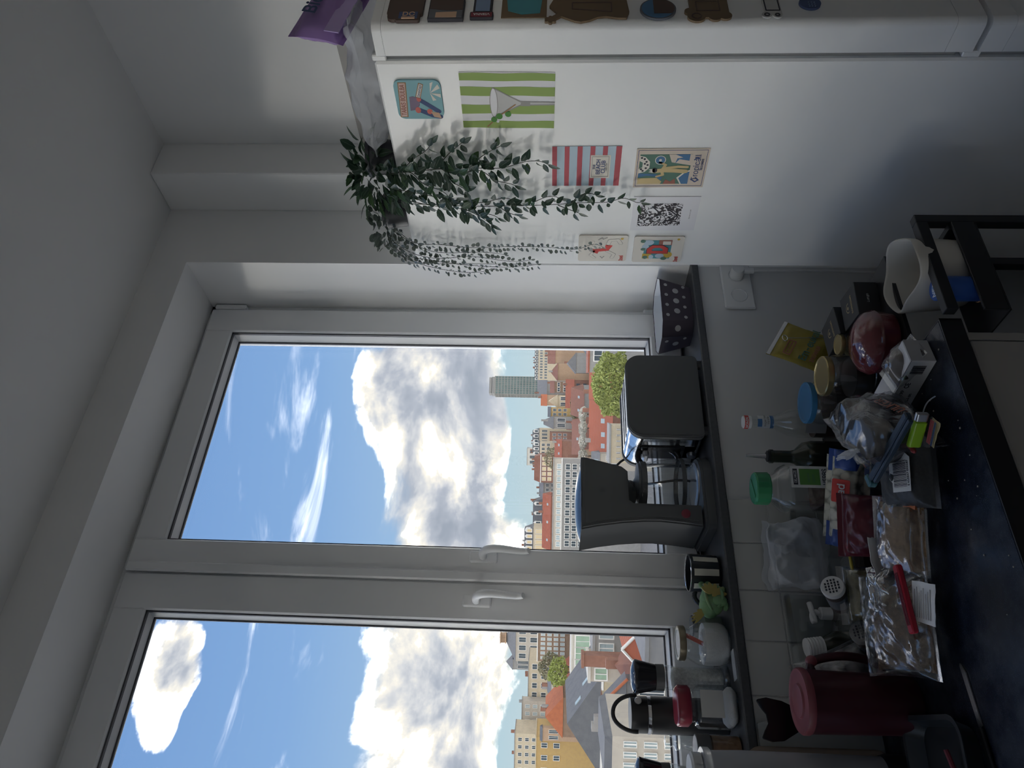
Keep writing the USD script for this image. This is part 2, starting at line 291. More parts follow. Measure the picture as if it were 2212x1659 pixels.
# ---------------------------------------------------------------- worktop and cabinets
mk('worktop_laminate', {'t': ('texture_coordinate', {}), 'v': ('voronoi_texture', {'scale': 420}), 'r': ('rgb_ramp', {'ramp': [(0, (.05, .065, .10)), (.16, (.03, .04, .065)), (.3, (.010, .013, .022)), (1, (.008, .010, .018))]}),
    'n': ('noise_texture', {'scale': 14, 'detail': 6}), 'rr': ('map_range', {'from_min': .3, 'from_max': .7, 'to_min': .12, 'to_max': .34}), 'p': ('principled_bsdf', {'roughness': .2})},
   [('t.object', 'v.vector'), ('v.distance', 'r.fac'), ('r.color', 'p.base_color'), ('t.object', 'n.vector'), ('n.fac', 'rr.value'), ('rr.result', 'p.roughness')], 'p.BSDF')
mat('edge_black', (.012, .012, .014), .35)
mat('cabinet_cream', (.40, .385, .36), .45)
mat('cabinet_carcass', (.30, .29, .27), .6)
wt = T('worktop', 'dark speckled kitchen worktop under the window, crowded with groceries', 'worktop')
P(wt, 'slab', bx(-.95, 1.002, ZK - .038, .797, YW - .001, ZK, .002), 'worktop_laminate', False); P(wt, 'edge_strip', bx(-.95, 1.0, ZK - .0375, .799, 1.0025, ZK - .0005), 'edge_black', False); P(wt, 'edge_strip', bx(.7965, 1.0, ZK - .0375, .799, YW - .001, ZK - .0005), 'edge_black', False)
for k, (x0, x1, lab) in enumerate(((.20, .788, 'cream base cabinet at the right-hand end of the worktop'), (-.40, .20, 'cream base cabinet below the left of the worktop'), (-.95, -.40, 'cream base cabinet beneath the sink end of the worktop'))):
    c = T('base_cabinet', lab, 'cabinet', (x0, 1.03, .1)); w = x1 - x0
    P(c, 'body', bx(0, .012, 0, w, .55, .762), 'cabinet_carcass', False); P(c, 'door', bx(.002, -.008, .002, w - .018, .0115, .745, .002), 'cabinet_cream', False); P(c, 'end_panel', bx(w - .016, -.008, -.1, w, .0115, .762, .0015), 'cabinet_cream', False)
    P(c, 'handle', tube([(w*.5 - .06, -.008, .69), (w*.5 - .06, -.03, .69), (w*.5 + .06, -.03, .69), (w*.5 + .06, -.008, .69)], .005), 'edge_black'); P(c, 'plinth', bx(0, .04, -.1, w - .017, .06, -.001), 'edge_black', False)
# ---------------------------------------------------------------- fridge freezer
mat('fridge_white', (.87, .88, .87), .28, bump=.03, bscale=400)
mat('fridge_door', (.80, .81, .81), .32); mat('door_seal', (.33, .34, .345), .6)
fr = T('fridge_freezer', 'tall white fridge freezer beside the window, its side hung with postcards', 'fridge')
P(fr, 'cabinet', bx(XF, .815, .04, 1.80, 1.37, 1.896, .004), 'fridge_white', False)
P(fr, 'seal', J(bx(XF + .012, .802, .83, 1.79, .816, 1.88), bx(XF + .012, .802, .06, 1.79, .816, .79)), 'door_seal', False)
def door_mesh(z0, z1):
    g = sbox(XF, .742, 1.80, .802).buffer(-.014).buffer(.014, quad_segs=8); g = unary_union([g, sbox(XF, .77, 1.80, .802)]); return prism(g, z1 - z0, z0)
for z0, z1, c0, c1 in ((.808, 1.893, .857, 1.872), (.05, .802, .09, .757)):
    d = P(fr, 'door', door_mesh(c0, c1 - .0005), 'fridge_door', 40)
    P(d, 'end_cap', mv(door_mesh(c1, z1 - .004), (0, 0, 0)), 'fridge_door', 40); P(d, 'end_cap', door_mesh(z0, c0 - .0005), 'fridge_door', 40)
P(fr, 'hinge_cover', bx(XF + .002, .8025, 1.872, 1.33, .8145, 1.899, .002), 'fridge_white', False)
P(fr, 'hinge_cover', bx(XF + .002, .8025, .79, 1.30, .8145, .822, .002), 'fridge_white', False)
[P(fr, 'foot', mv(lathe([(0, 0), (.018, 0), (.018, .041), (0, .041)], 16), (x, y, 0)), 'door_seal') for x in (1.28, 1.77) for y in (.85, 1.34)]
# ---------------------------------------------------------------- cards and beer mats on its side (they face -X)
PAPER = {}
def pap(name, c, rough=.7): PAPER[name] = mat('ink_' + name, c, rough); return 'ink_' + name
for nm, c in dict(white=(.78, .78, .80), cream=(.74, .70, .62), green=(.30, .42, .12), red=(.47, .09, .11), pale_blue=(.46, .58, .66), black=(.03, .03, .04), grey=(.33, .32, .30), light_grey=(.55, .55, .54), olive=(.08, .25, .05), brown=(.35, .2, .09),
                  aqua=(.24, .46, .50), pink=(.66, .48, .42), mauve=(.22, .17, .24), coral=(.62, .16, .13), tan=(.60, .40, .27), navy=(.06, .09, .2), forest=(.09, .19, .14), sand=(.62, .48, .24), beige=(.66, .57, .47), blue=(.07, .18, .33), teal=(.07, .28, .33), gold=(.6, .40, .06), rust=(.34, .13, .09), bright_red=(.62, .06, .05)).items(): pap(nm, c)
class Card:
    def __init__(s, name, label, cat, yl, z0, w, h, th, look, r=0, tilt=0, group=None):
        s.w, s.h, s.th = w, h, th; s.t = T(name, label, cat, (XF - .0006, yl, z0), group=group, rx=tilt)
        g = sbox(0, 0, w, h) if not r else sbox(r, r, w - r, h - r).buffer(r, quad_segs=6); s.put('card' if name != 'beer_mat' else 'mat_board', prism(g, th), look)
    def put(s, name, m, look, smooth=False): return P(s.t, name, lay(m, (0, 0, 0), (0, -1, 0), (0, 0, 1)), look, smooth)
    def art(s, name, polys, look, lv=1, d=.0002):
        """polys in fractions of the card, u to the right, v up"""
        g = [q if hasattr(q, 'geom_type') else Polygon(q) for q in polys]; g = [affinity.scale(q, s.w, s.h, origin=(0, 0)).intersection(sbox(0, 0, s.w, s.h)) for q in g]
        return s.put(name, prism(unary_union(g).buffer(0), d, s.th + lv*.0002 - .0001), look)
    def say(s, text, u, v, hgt, look, bold=True, wide=None, lv=3, rot=0):
        m = mv(txt(text, hgt, bold, .0002, wide and wide*s.w, True), rz=rot); return s.put('lettering', mv(m, (u*s.w, v*s.h, s.th + lv*.0002)), look)
R = lambda u0, v0, u1, v1: sbox(u0, v0, u1, v1)
E = lambda u, v, a, b=None: affinity.scale(Point(u, v).buffer(1, quad_segs=10), a, b or a)
LN = lambda pts, w: LineString(pts).buffer(w, quad_segs=3)
k = Card('beer_mat', 'pale blue rounded beer mat with a quarrelling man, topmost on the fridge side', 'beer mat', .937, 1.775, .087, .092, .004, 'ink_aqua', .014)
k.art('print', [[(.05, .96), (.95, .9), (.95, .72), (.05, .79)]], 'ink_brown', 1); k.art('print', [[(.07, .94), (.93, .88), (.93, .745), (.07, .81)]], 'ink_pink', 2)
k.say('TARAS BOULBA', .5, .845, .0088, 'ink_rust', True, .8, 3, -4.2)
k.art('print', [[(.22, .72), (.58, .70), (.60, .62), (.54, .48), (.36, .50), (.24, .62)]], 'ink_mauve', 2); k.art('print', [E(.53, .5, .07, .05), E(.24, .55, .08, .06), E(.2, .3, .07, .06)], 'ink_coral', 3)
k.art('print', [LN([(.5, .48), (.36, .3), (.2, .1)], .05), LN([(.24, .52), (.1, .25), (.06, .08)], .055)], 'ink_navy', 2); k.art('print', [[(.2, .28), (.06, .22), (.02, .06), (.17, .1)]], 'ink_tan', 4)
k.art('print', [[(.54, .46), (.9, .36), (.94, .46), (.58, .57)]], 'ink_brown', 3); k.art('print', [[(.56, .47), (.89, .38), (.92, .45), (.59, .55)]], 'ink_cream', 4); k.say('Smeirlap!', .74, .463, .0052, 'ink_navy', False, .31, 5, -15)
k.art('print', [[(.68, .24), (.93, .22), (.96, .15)], [(.68, .24), (.9, .06), (.8, .02)], [(.68, .24), (.66, .02), (.56, .02)], [(.68, .24), (.5, .12), (.48, .2)]], 'ink_cream', 2)
k = Card('postcard', 'green and white striped card painted with a martini glass and olives', 'postcard', .9625, 1.555, .1255, .184, .0009, 'ink_white', tilt=.6)
for a, b in ((.0, .135), (.27, .435), (.595, .75), (.855, .985)):
    m = [(a + .006*math.sin(9*v + 7*a), v) for v in np.linspace(0, 1, 15)] + [(b + .006*math.sin(11*v + 5*b), v) for v in np.linspace(1, 0, 15)]; k.art('stripe', [m], 'ink_green', 1)
k.art('print', [[(.205, .655), (.735, .655), (.50, .365), (.42, .365)], R(.43, .0, .49, .37)], 'ink_light_grey', 2); k.art('print', [LN([(.205, .655), (.43, .365), (.44, 0)], .008), LN([(.735, .655), (.49, .365), (.485, 0)], .008)], 'ink_grey', 3)
k.art('print', [E(.47, .65, .265, .045).difference(E(.47, .65, .255, .038))], 'ink_grey', 4); k.art('print', [E(.47, .65, .255, .036)], 'ink_white', 3); k.art('print', [R(.415, .26, .50, .36)], 'ink_grey', 4)
k.art('print', [LN([(.03, .73), (.2, .62), (.44, .42)], .008)], 'ink_brown', 5); k.art('print', [E(.165, .655, .05, .033), E(.225, .597, .055, .036), E(.265, .50, .05, .034)], 'ink_olive', 6); k.art('print', [E(.13, .615, .025, .016)], 'ink_white', 6)
k = Card('postcard', 'red and pale blue striped postcard with a small white label in the middle', 'postcard', 1.1125, 1.412, .1055, .145, .0008, 'ink_pale_blue', tilt=-.5)
for a, b in ((0, .07), (.18, .25), (.365, .437), (.55, .62), (.73, .80), (.918, 1)): k.art('stripe', [R(0, 1 - b, 1, 1 - a)], 'ink_red', 1)
k.art('label', [R(.205, .15, .785, .44)], 'ink_cream', 2); k.art('print', [R(.235, .17, .755, .42).difference(R(.247, .178, .743, .412))], 'ink_grey', 3)
k.say('THE', .495, .385, .0052, 'ink_navy', True, .12, 4); k.say('BEACH', .495, .325, .0085, 'ink_navy', True, .37, 4); k.say('CLUB', .495, .252, .0085, 'ink_navy', True, .32, 4); k.say('PARTY INC', .495, .205, .003, 'ink_grey', False, .2, 4)
k = Card('postcard', 'beige framed postcard of a dancing cat with a blue disc above curly lettering', 'postcard', 1.1165, 1.2295, .104, .151, .0008, 'ink_beige', tilt=-.6)
k.art('print', [R(.035, .025, .965, .975).difference(R(.045, .032, .955, .968))], 'ink_navy', 1); k.art('picture', [R(.1, .23, .86, .945)], 'ink_forest', 1)
k.art('picture', [[(.1, .945), (.1, .62), (.16, .60), (.26, .68), (.25, .945)]], 'ink_sand', 2); k.art('picture', [[(.27, .945), (.32, .82), (.29, .7), (.2, .62), (.27, .6), (.36, .7), (.38, .945)]], 'ink_blue', 2)
k.art('picture', [[(.38, .945), (.42, .86), (.52, .80), (.68, .80), (.8, .87), (.83, .945), (.7, .945), (.66, .9), (.54, .9), (.5, .945)]], 'ink_cream', 3)
k.art('picture', [E(u, v, .022, .016) for u, v in ((.45, .89), (.52, .85), (.6, .83), (.68, .85), (.75, .88), (.78, .92), (.49, .915), (.63, .87))], 'ink_black', 4)
k.art('picture', [E(.72, .66, .11, .075)], 'ink_cream', 3); k.art('picture', [E(.72, .66, .095, .064)], 'ink_blue', 4); k.art('picture', [E(.72, .66, .03, .02)], 'ink_cream', 5)
k.art('picture', [[(.66, .50), (.86, .55), (.86, .23), (.58, .23)]], 'ink_beige', 2); k.art('picture', [[(.64, .45), (.74, .4), (.70, .26), (.86, .26), (.86, .46), (.78, .35), (.76, .43)]], 'ink_blue', 3)
k.art('picture', [LN([(.44, .72), (.46, .6), (.45, .45), (.43, .3)], .05), LN([(.52, .56), (.55, .4), (.54, .28)], .03), LN([(.45, .62), (.34, .6), (.30, .68)], .022), LN([(.47, .62), (.60, .58), (.66, .66)], .022)], 'ink_sand', 4); k.art('picture', [E(.46, .72, .06, .035)], 'ink_black', 5)
k.art('picture', [[(.4, .76), (.42, .81), (.45, .77), (.48, .81), (.5, .76), (.5, .72), (.4, .72)]], 'ink_cream', 5)
k.art('picture', [[(.1, .34), (.26, .40), (.42, .30), (.46, .23), (.1, .23)]], 'ink_cream', 2); k.art('picture', [[(.1, .32), (.25, .37), (.39, .29), (.42, .23), (.1, .23)]], 'ink_blue', 3); k.art('picture', [[(.1, .58), (.22, .55), (.16, .48), (.24, .42), (.1, .4)]], 'ink_rust', 2)
k.say('Tropicall', .52, .15, .0125, 'ink_navy', False, .66, 3); k.say('RECORDS', .60, .075, .0045, 'ink_navy', True, .28, 3); k.art('print', [LN([(.22, .19), (.15, .13), (.2, .09), (.26, .13)], .012), LN([(.72, .19), (.78, .16), (.74, .12)], .01)], 'ink_navy', 3)
mk('woodcut', {'t': ('texture_coordinate', {}), 'n': ('noise_texture', {'scale': 85, 'detail': 2, 'distortion': 2.2}), 'r': ('rgb_ramp', {'ramp': [(.48, (.035, .03, .035)), (.5, (.035, .03, .035)), (.52, (.72, .72, .73)), (1, (.72, .72, .73))]}), 'p': ('principled_bsdf', {'roughness': .75})}, [('t.object', 'n.vector'), ('n.fac', 'r.fac'), ('r.color', 'p.base_color')], 'p.BSDF')
k = Card('postcard', 'white postcard with a crowded black and white woodcut print', 'postcard', 1.247, 1.2265, .103, .1475, .0009, 'ink_white', tilt=-.4)
k.art('picture', [[(.16, .24), (.13, .9), (.79, .9), (.82, .34), (.78, .24), (.6, .25)]], 'woodcut', 1)
k.art('picture', [E(.52, .42, .07, .05), E(.4, .60, .06, .04), E(.62, .66, .05, .1)], 'ink_white', 2); k.art('picture', [E(.5, .41, .03, .03), E(.55, .43, .018, .02), E(.40, .6, .03, .02)], 'ink_black', 3); k.art('print', [LN([(.3, .8), (.5, .55), (.72, .7)], .012), LN([(.25, .5), (.45, .3), (.7, .5)], .012)], 'ink_black', 3)
k.say('linocut', .5, .115, .003, 'ink_grey', False, .27, 2)
k = Card('beer_mat', 'cream beer mat with a sketched juggler in red boots, above the lettered one', 'beer mat', 1.351, 1.3745, .0875, .117, .0028, 'ink_cream', .006, tilt=-.5)
k.art('picture', [[(.42, .38), (.62, .30), (.66, .44), (.52, .46), (.48, .64), (.38, .64)], [(.3, .6), (.46, .56), (.5, .7), (.36, .7)]], 'ink_bright_red', 2)
k.art('picture', [LN([(.66, .4), (.82, .36), (.84, .2), (.7, .14)], .045), LN([(.4, .4), (.28, .26), (.14, .3)], .04), LN([(.5, .66), (.62, .76), (.76, .7)], .035), LN([(.4, .68), (.24, .74), (.14, .66)], .035)], 'ink_grey', 1)
k.art('picture', [LN([(.66, .4), (.82, .36), (.84, .2), (.7, .14)], .036), LN([(.4, .4), (.28, .26), (.14, .3)], .032), LN([(.5, .66), (.62, .76), (.76, .7)], .028), LN([(.4, .68), (.24, .74), (.14, .66)], .028)], 'ink_cream', 2)
k.art('picture', [LN([(.84, .6), (.92, .52), (.86, .5), (.93, .42)], .008), LN([(.2, .46), (.12, .5), (.2, .54)], .008), E(.46, .74, .07, .045), E(.7, .56, .04, .03)], 'ink_grey', 2); k.art('print', [E(.88, .12, .035, .03)], 'ink_gold', 2); k.say('Duvel', .13, .11, .0095, 'ink_bright_red', True, .2, 2)
k = Card('beer_mat', 'cream beer mat with a big red letter D among blue and green doodles', 'beer mat', 1.353, 1.2415, .087, .1185, .0028, 'ink_cream', .006, tilt=-.4)
k.art('picture', [R(.15, .24, .86, .78)], 'ink_teal', 1); k.art('picture', [R(.15, .62, .34, .8), E(.3, .3, .12, .1)], 'ink_gold', 2); k.art('picture', [R(.68, .24, .87, .5)], 'ink_rust', 2); k.art('picture', [R(.70, .26, .83, .42)], 'ink_cream', 3)
k.art('picture', [E(.22, .62, .08, .05), E(.6, .76, .12, .07), E(.78, .7, .1, .1), E(.26, .45, .09, .09)], 'ink_pale_blue', 3); k.art('picture', [E(.2, .74, .06, .05), E(.83, .82, .06, .05), E(.52, .8, .05, .05), E(.16, .36, .06, .06)], 'ink_forest', 4)
dd = Polygon([(.36, .30), (.36, .72), (.54, .72), (.68, .62), (.68, .42), (.56, .30)]).difference(Polygon([(.46, .40), (.46, .62), (.52, .62), (.58, .57), (.58, .46), (.52, .40)])); k.art('letter', [dd], 'ink_bright_red', 5); k.art('print', [affinity.scale(dd, 1.07, 1.05)], 'ink_black', 4)
k.art('print', [E(.9, .12, .035, .028)], 'ink_gold', 2); k.say('Duvel', .13, .11, .0095, 'ink_bright_red', True, .2, 2)
# ---------------------------------------------------------------- magnets on the fridge door (they face -Y)
class Mag:
    def __init__(s, label, x, z, poly, th, look, name='fridge_magnet', cat='magnet'):
        s.t, s.th = T(name, label, cat, (x, .7419, z)), th; s.put('body', poly, look, 0, th)
    def put(s, name, g, look, z=None, d=.0008): return P(s.t, name, lay(prism(g if hasattr(g, 'geom_type') else Polygon(g), d, s.th if z is None else z), (0, 0, 0), (1, 0, 0), (0, 0, 1)), look, 30)
    def say(s, t, x, z, h, look, rot): P(s.t, 'lettering', lay(mv(txt(t, h, True, .0006, None, True), (x, z, s.th + .0008), rz=0) if not rot else mv(mv(txt(t, h, True, .0006, None, True), rz=rot), (x, z, s.th + .0008)), (0, 0, 0), (1, 0, 0), (0, 0, 1)), look, False)
pap('dark_brown', (.09, .06, .05)); pap('bronze', (.17, .115, .065)); pap('slate', (.12, .13, .15)); pap('wine', (.2, .03, .045)); pap('sky', (.2, .28, .42))
m = Mag('brown moulded souvenir magnet lettered DC, highest on the fridge door', 1.257, 1.798, unary_union([sbox(0, .004, .03, .043), sbox(.02, 0, .075, .061), Point(.012, .05).buffer(.009)]).buffer(-.002).buffer(.004), .006, 'ink_dark_brown')
m.put('plate', sbox(.004, .006, .024, .04), 'ink_navy'); m.put('rail', sbox(.001, .01, .006, .034), 'ink_tan', .0065, .002); m.say('DC', .017, .022, .012, 'ink_tan', -90)
m = Mag('square picture magnet with a dark landscape, second on the fridge door', 1.258, 1.721, sbox(0, 0, .064, .064), .007, 'ink_black'); m.put('picture', sbox(.002, .002, .062, .062), 'ink_slate'); m.put('hill', [(.002, .012), (.02, .012), (.018, .05), (.002, .05)], 'ink_tan', .0078, .0004); m.put('hill', [(.026, .002), (.062, .002), (.062, .062), (.03, .062), (.024, .03)], 'ink_dark_brown', .0078, .0004)
m = Mag('arched souvenir magnet on a red base lettered VIENNA', 1.262, 1.666, unary_union([sbox(0, .001, .018, .043), sbox(.015, .004, .07, .038)]).buffer(-.003).buffer(.003), .006, 'ink_black'); m.put('base', sbox(.002, .003, .015, .041), 'ink_wine'); m.put('picture', sbox(.02, .008, .066, .034), 'ink_sky'); m.say('VIENNA', .0085, .022, .0055, 'ink_light_grey', 90)
m = Mag('flat rectangular magnet with a faded teal picture', 1.268, 1.571, sbox(0, 0, .07, .082), .002, 'ink_bronze'); m.put('picture', Polygon([(.012, .012), (.066, .008), (.066, .074), (.02, .07), (.008, .045)]), 'ink_teal')
star = Polygon([(.012*(1 if i % 2 == 0 else .5)*math.cos(i*PI/6), .012*(1 if i % 2 == 0 else .5)*math.sin(i*PI/6)) for i in range(12)])
m = Mag('large brown wooden cut-out magnet with a little star at its top corner', 1.249, 1.425, unary_union([affinity.translate(star, .008, .139), LineString([(.01, .137), (.03, .115)]).buffer(.004), Polygon([(.02, .12), (.004, .095), (.001, .085), (.006, .07), (.016, .055), (.018, .04), (.013, .02), (.012, .005), (.03, .0), (.075, .004), (.08, .13), (.05, .14)])]).buffer(-.0015).buffer(.003), .004, 'ink_bronze'); m.put('engraving', Polygon([(.03, .03), (.06, .03), (.06, .1), (.04, .1)]).exterior.buffer(.0012), 'ink_dark_brown')
m = Mag('round glass magnet with a blue picture of a harbour', 1.255, 1.34, Point(.033, .032).buffer(.032), .004, 'ink_slate'); m.put('picture', Point(.033, .032).buffer(.029), 'ink_blue'); m.put('skyline', Point(.033, .032).buffer(.029).intersection(sbox(.016, .0, .07, .04)), 'ink_dark_brown', .0048, .0005)
m = Mag('brown wooden bear-shaped magnet on the middle of the fridge door', 1.249, 1.244, unary_union([sbox(.012, .006, .075, .07), Point(.014, .062).buffer(.014), Point(.03, .072).buffer(.008), Point(.012, .03).buffer(.009), Point(.016, .012).buffer(.01)]).buffer(-.003).buffer(.005), .004, 'ink_bronze'); m.put('engraving', unary_union([Point(.014, .062).buffer(.008).exterior.buffer(.001), sbox(.03, .02, .06, .06).exterior.buffer(.001)]), 'ink_dark_brown')
m = Mag('small grey figure magnet with dark shoes', 1.26, 1.153, unary_union([sbox(.006, .004, .06, .032), Point(.007, .03).buffer(.008), Point(.006, .012).buffer(.007)]).buffer(-.002).buffer(.003), .003, 'ink_light_grey'); m.put('shoe', Point(.007, .03).buffer(.004).exterior.buffer(.0012), 'ink_black'); m.put('shoe', Point(.006, .012).buffer(.0035).exterior.buffer(.0012), 'ink_black'); m.put('coat', sbox(.02, .006, .055, .03).exterior.buffer(.001), 'ink_black')
m = Mag('small round dark blue magnet, lowest on the fridge door', 1.283, 1.084, Point(.019, .019).buffer(.019), .004, 'ink_navy'); m.put('dots', unary_union([Point(.007 + .006*i, .012 + .005*j).buffer(.0012) for i in range(3) for j in range(3)]), 'ink_sky')
# ---------------------------------------------------------------- on top of the fridge
mat('purple_film', (.28, .17, .42), .28, c2=(.33, .21, .47), scale=14); mat('lilac_film', (.47, .36, .66), .3)
pb = T('snack_bag', 'purple snack bag lying on the front edge of the fridge top', 'snack bag', (1.405, .79, 1.928), rz=-6)
P(pb, 'bag', mv(pillow(.25, .115, .06, 5, crumple=.004), ry=14), 'purple_film', 60)
P(pb, 'bottom_strip', mv(bx(-.122, -.014, .004, .12, -.012, .034), (0, -.012, 0), ry=14), 'lilac_film', False); P(pb, 'lettering', lay(mv(txt('Bio', .026, True, .0005), rz=-14), (-.075, -.034, .085), (1, 0, 0), (0, 0, 1)), 'ink_navy', False)
mk('film_milky', {'t': ('transparent_bsdf', {'color': (.93, .94, .96)}), 'p': ('principled_bsdf', {'base_color': (.75, .77, .80), 'roughness': .22}), 'l': ('layer_weight', {'blend': .35}), 'r': ('map_range', {'from_min': 0, 'from_max': 1, 'to_min': .22, 'to_max': .85}), 'm': ('mix_closure', {})}, [('l.facing', 'r.value'), ('r.result', 'm.fac'), ('t.BSDF', 'm.closure1'), ('p.BSDF', 'm.closure2')], 'm.closure')
O('plastic_bag', mv(wob(pillow(.20, .30, .07, 8, crumple=.016, cs=18), .01, 14, 3), (0, 0, 0), rx=90, ry=0, rz=0), 'film_milky', 'crumpled clear plastic bag lying flat on top of the fridge', 'plastic bag', (1.37, 1.07, 1.942), rz=6, smooth=60)
# ---------------------------------------------------------------- trailing plants
def leaf_look(name, c, c2, edge, trans, stripe):
    mk(name, {'uv': ('uvmap', {'attribute': 'st'}), 's': ('separate_xyz', {}), 'w': ('math', {'math_type': 'pingpong', 'value2': stripe}), 'm': ('math', {'math_type': 'divide', 'value2': stripe}), 'r': ('rgb_ramp', {'ramp': [(0, c2), (.35, c), (.9, c), (1, edge)]}), 'p': ('principled_bsdf', {'roughness': .34}), 'tr': ('translucent_bsdf', {'color': trans}), 'mx': ('mix_closure', {'fac': .22})},
       [('uv.UV', 's.vector'), ('s.x', 'w.value1'), ('w.value', 'm.value1'), ('m.value', 'r.fac'), ('r.color', 'p.base_color'), ('p.BSDF', 'mx.closure1'), ('tr.BSDF', 'mx.closure2')], 'mx.closure')
leaf_look('leaf_dark', (.022, .042, .03), (.12, .15, .125), (.03, .06, .04), (.05, .12, .05), .25); leaf_look('leaf_green', (.03, .07, .035), (.12, .17, .11), (.06, .1, .05), (.1, .2, .06), .25); leaf_look('leaf_grey', (.105, .125, .11), (.15, .17, .155), (.22, .25, .23), (.12, .16, .12), .5)
mat('stem_dark', (.04, .05, .035), .6); mat('pot_dark', (.035, .038, .045), .4)
LEAF_UV = {}
def leaf(parent, base, direction, up, L, W, look, fold=.25, droop=.3, round_=False):
    d = V(direction)/np.linalg.norm(direction); s = np.cross(d, up); s /= np.linalg.norm(s) + 1e-9; n = np.cross(s, d)
    ts = (0, .18, .42, .68, .88, 1) ; ws = (.04, .72, 1, .74, .36, 0) if not round_ else (.1, .75, 1, .92, .6, .05); pts, uv = [], []
    for t, w in zip(ts, ws):
        for q in (-1, 0, 1):
            pts.append(V(base) + d*L*t + s*q*w*W/2 + n*(abs(q)*w*W*fold*.5 - droop*L*t*t*.5)); uv.append((.5 + q*.5, t))
    f = []
    for i in range(5):
        for j in range(2):
            a = i*3 + j; f += [(a, a + 1, a + 4), (a, a + 4, a + 3)]
    p = path_for(parent, 'leaf'); usdkit.mesh(stage, p, trimesh.Trimesh(V(pts), V(f), process=False), LOOKS[look], smooth=True, uv=V(uv))
rng = random.Random(11)
def strand(parent, pts, x, step, L, W, look, offset, pair=True, round_=False, r=.0011, taper=True):
    """a hanging stem through points of the view, x metres along the wall, with leaves along it"""
    P3 = V([on(px, py, 0, x + dx)-offset for px, py, dx in [(*q, 0)[:3] for q in pts]]); n = max(8, len(pts)*5); c = curve(P3, n) if len(pts) > 2 else np.linspace(P3[0], P3[-1], n)
    P(parent, 'stem', tube(c, np.linspace(r, r*.6, n), 5), 'stem_dark', 60); s = np.r_[0, np.cumsum(np.linalg.norm(np.diff(c, axis=0), axis=1))]; at, side = step*.6, 1
    while at < s[-1]:
        p = V([np.interp(at, s, c[:, i]) for i in range(3)]); q = V([np.interp(min(at + .004, s[-1]), s, c[:, i]) for i in range(3)]); t = q - p; t /= np.linalg.norm(t) + 1e-9
        for sd in ((side, -side) if pair else (side,)):
            k = rng.uniform(.75, 1.15)*(1 - .25*at/s[-1] if taper else 1)
            d = V([rng.uniform(-.9, .15), sd*rng.uniform(.7, 1.1), rng.uniform(-.25, .3)]) + t*rng.uniform(.2, .9)
            leaf(parent, p + d*.004, d, V([-1, rng.uniform(-.5, .5), rng.uniform(-.2, .9)]), L*k, W*k, look if rng.random() < .8 else ('leaf_green' if look != 'leaf_grey' else look), rng.uniform(.1, .4), rng.uniform(0, .5), round_)
        at += step*rng.uniform(.75, 1.3); side = -side
    leaf(parent, c[-1], t + V([-.2, 0, -.1]), V([-1, .2, .2]), L*.8, W*.7, look, .2, .2, round_)
def crown(parent, c, rad, n, L, W, look, round_=False):
    for i in range(n):
        a, b = rng.uniform(0, 2*PI), rng.uniform(-.6, 1); h = math.sqrt(max(0, 1 - b*b*.8)); d = V([h*math.cos(a), h*math.sin(a), b]); p = V(c) + d*V(rad)*rng.uniform(.45, 1)
        if p[2] < 1.9 and p[0] > 1.235: p[2] = 1.9 + rng.uniform(0, .03)
        if p[0] > 1.25 and p[2] < 1.93: p[2] = 1.93
        k = rng.uniform(.75, 1.2); leaf(parent, p, d + V([rng.uniform(-.5, .2), rng.uniform(-.6, .6), rng.uniform(-.5, .4)]), V([rng.uniform(-.8, .2), rng.uniform(-.5, .5), 1]), L*k, W*k, look if rng.random() < .85 or round_ else 'leaf_green', rng.uniform(.1, .5), rng.uniform(0, .7), round_)
p1o = V([1.315, 1.09, 1.8975]); pl = T('trailing_plant', 'dark-leaved trailing plant in a pot on the fridge, its stems hanging over the postcards', 'plant', p1o)
P(pl, 'pot', lathe([(0, 0), (.034, 0), (.042, .062), (.045, .064), (.045, .072), (.04, .072), (.038, .06), (0, .058)], 28), 'pot_dark')
crown(pl, V([-.02, .02, .06]) , (.075, .10, .075), 0, .03, .017, 'leaf_dark')
_c = crown
for i in range(100):
    a, b = rng.uniform(0, 2*PI), rng.uniform(-.5, 1); h = math.sqrt(max(0, 1 - b*b*.7)); d = V([h*math.cos(a), h*math.sin(a), b]); p = V([-.012, .035, .062]) + d*V([.062, .095, .062])*rng.uniform(.5, 1)
    if p[0] > -.06: p[2] = max(p[2], .03)
    k = rng.uniform(.8, 1.25); leaf(pl, p, d + V([rng.uniform(-.5, .2), rng.uniform(-.5, .5), rng.uniform(-.6, .3)]), V([rng.uniform(-.8, .2), rng.uniform(-.5, .5), 1]), .036*k, .0195*k, 'leaf_dark' if rng.random() < .8 else 'leaf_green', rng.uniform(.1, .5), rng.uniform(0, .7))
for pts, x in (([(840, 352, .05), (860, 372, .0), (876, 360), (898, 340), (925, 320), (930, 309)], 1.225), ([(845, 372, .05), (867, 373), (921, 367.5), (966, 364), (1034, 363), (1093, 361), (1120, 353), (1163, 348), (1183, 355)], 1.222), ([(950, 362), (962, 340), (975, 327), (997, 309)], 1.226), ([(1018, 360), (1034, 343), (1056, 328), (1080, 316)], 1.226),
               ([(961, 366), (1007, 372), (1041, 370), (1068, 388), (1093, 395), (1111, 400)], 1.220), ([(870, 372), (889, 374), (912, 395), (943, 408), (968, 424)], 1.216), ([(930, 368), (961, 370), (977, 392), (1000, 406), (1012, 426)], 1.218), ([(850, 405, .05), (872, 412), (905, 418), (940, 425), (985, 428)], 1.212), ([(850, 430, .05), (875, 432), (912, 440), (950, 446), (1000, 452), (1040, 470), (1062, 484)], 1.214)):
    strand(pl, pts, x, .0165, .036, .0185, 'leaf_dark', p1o)
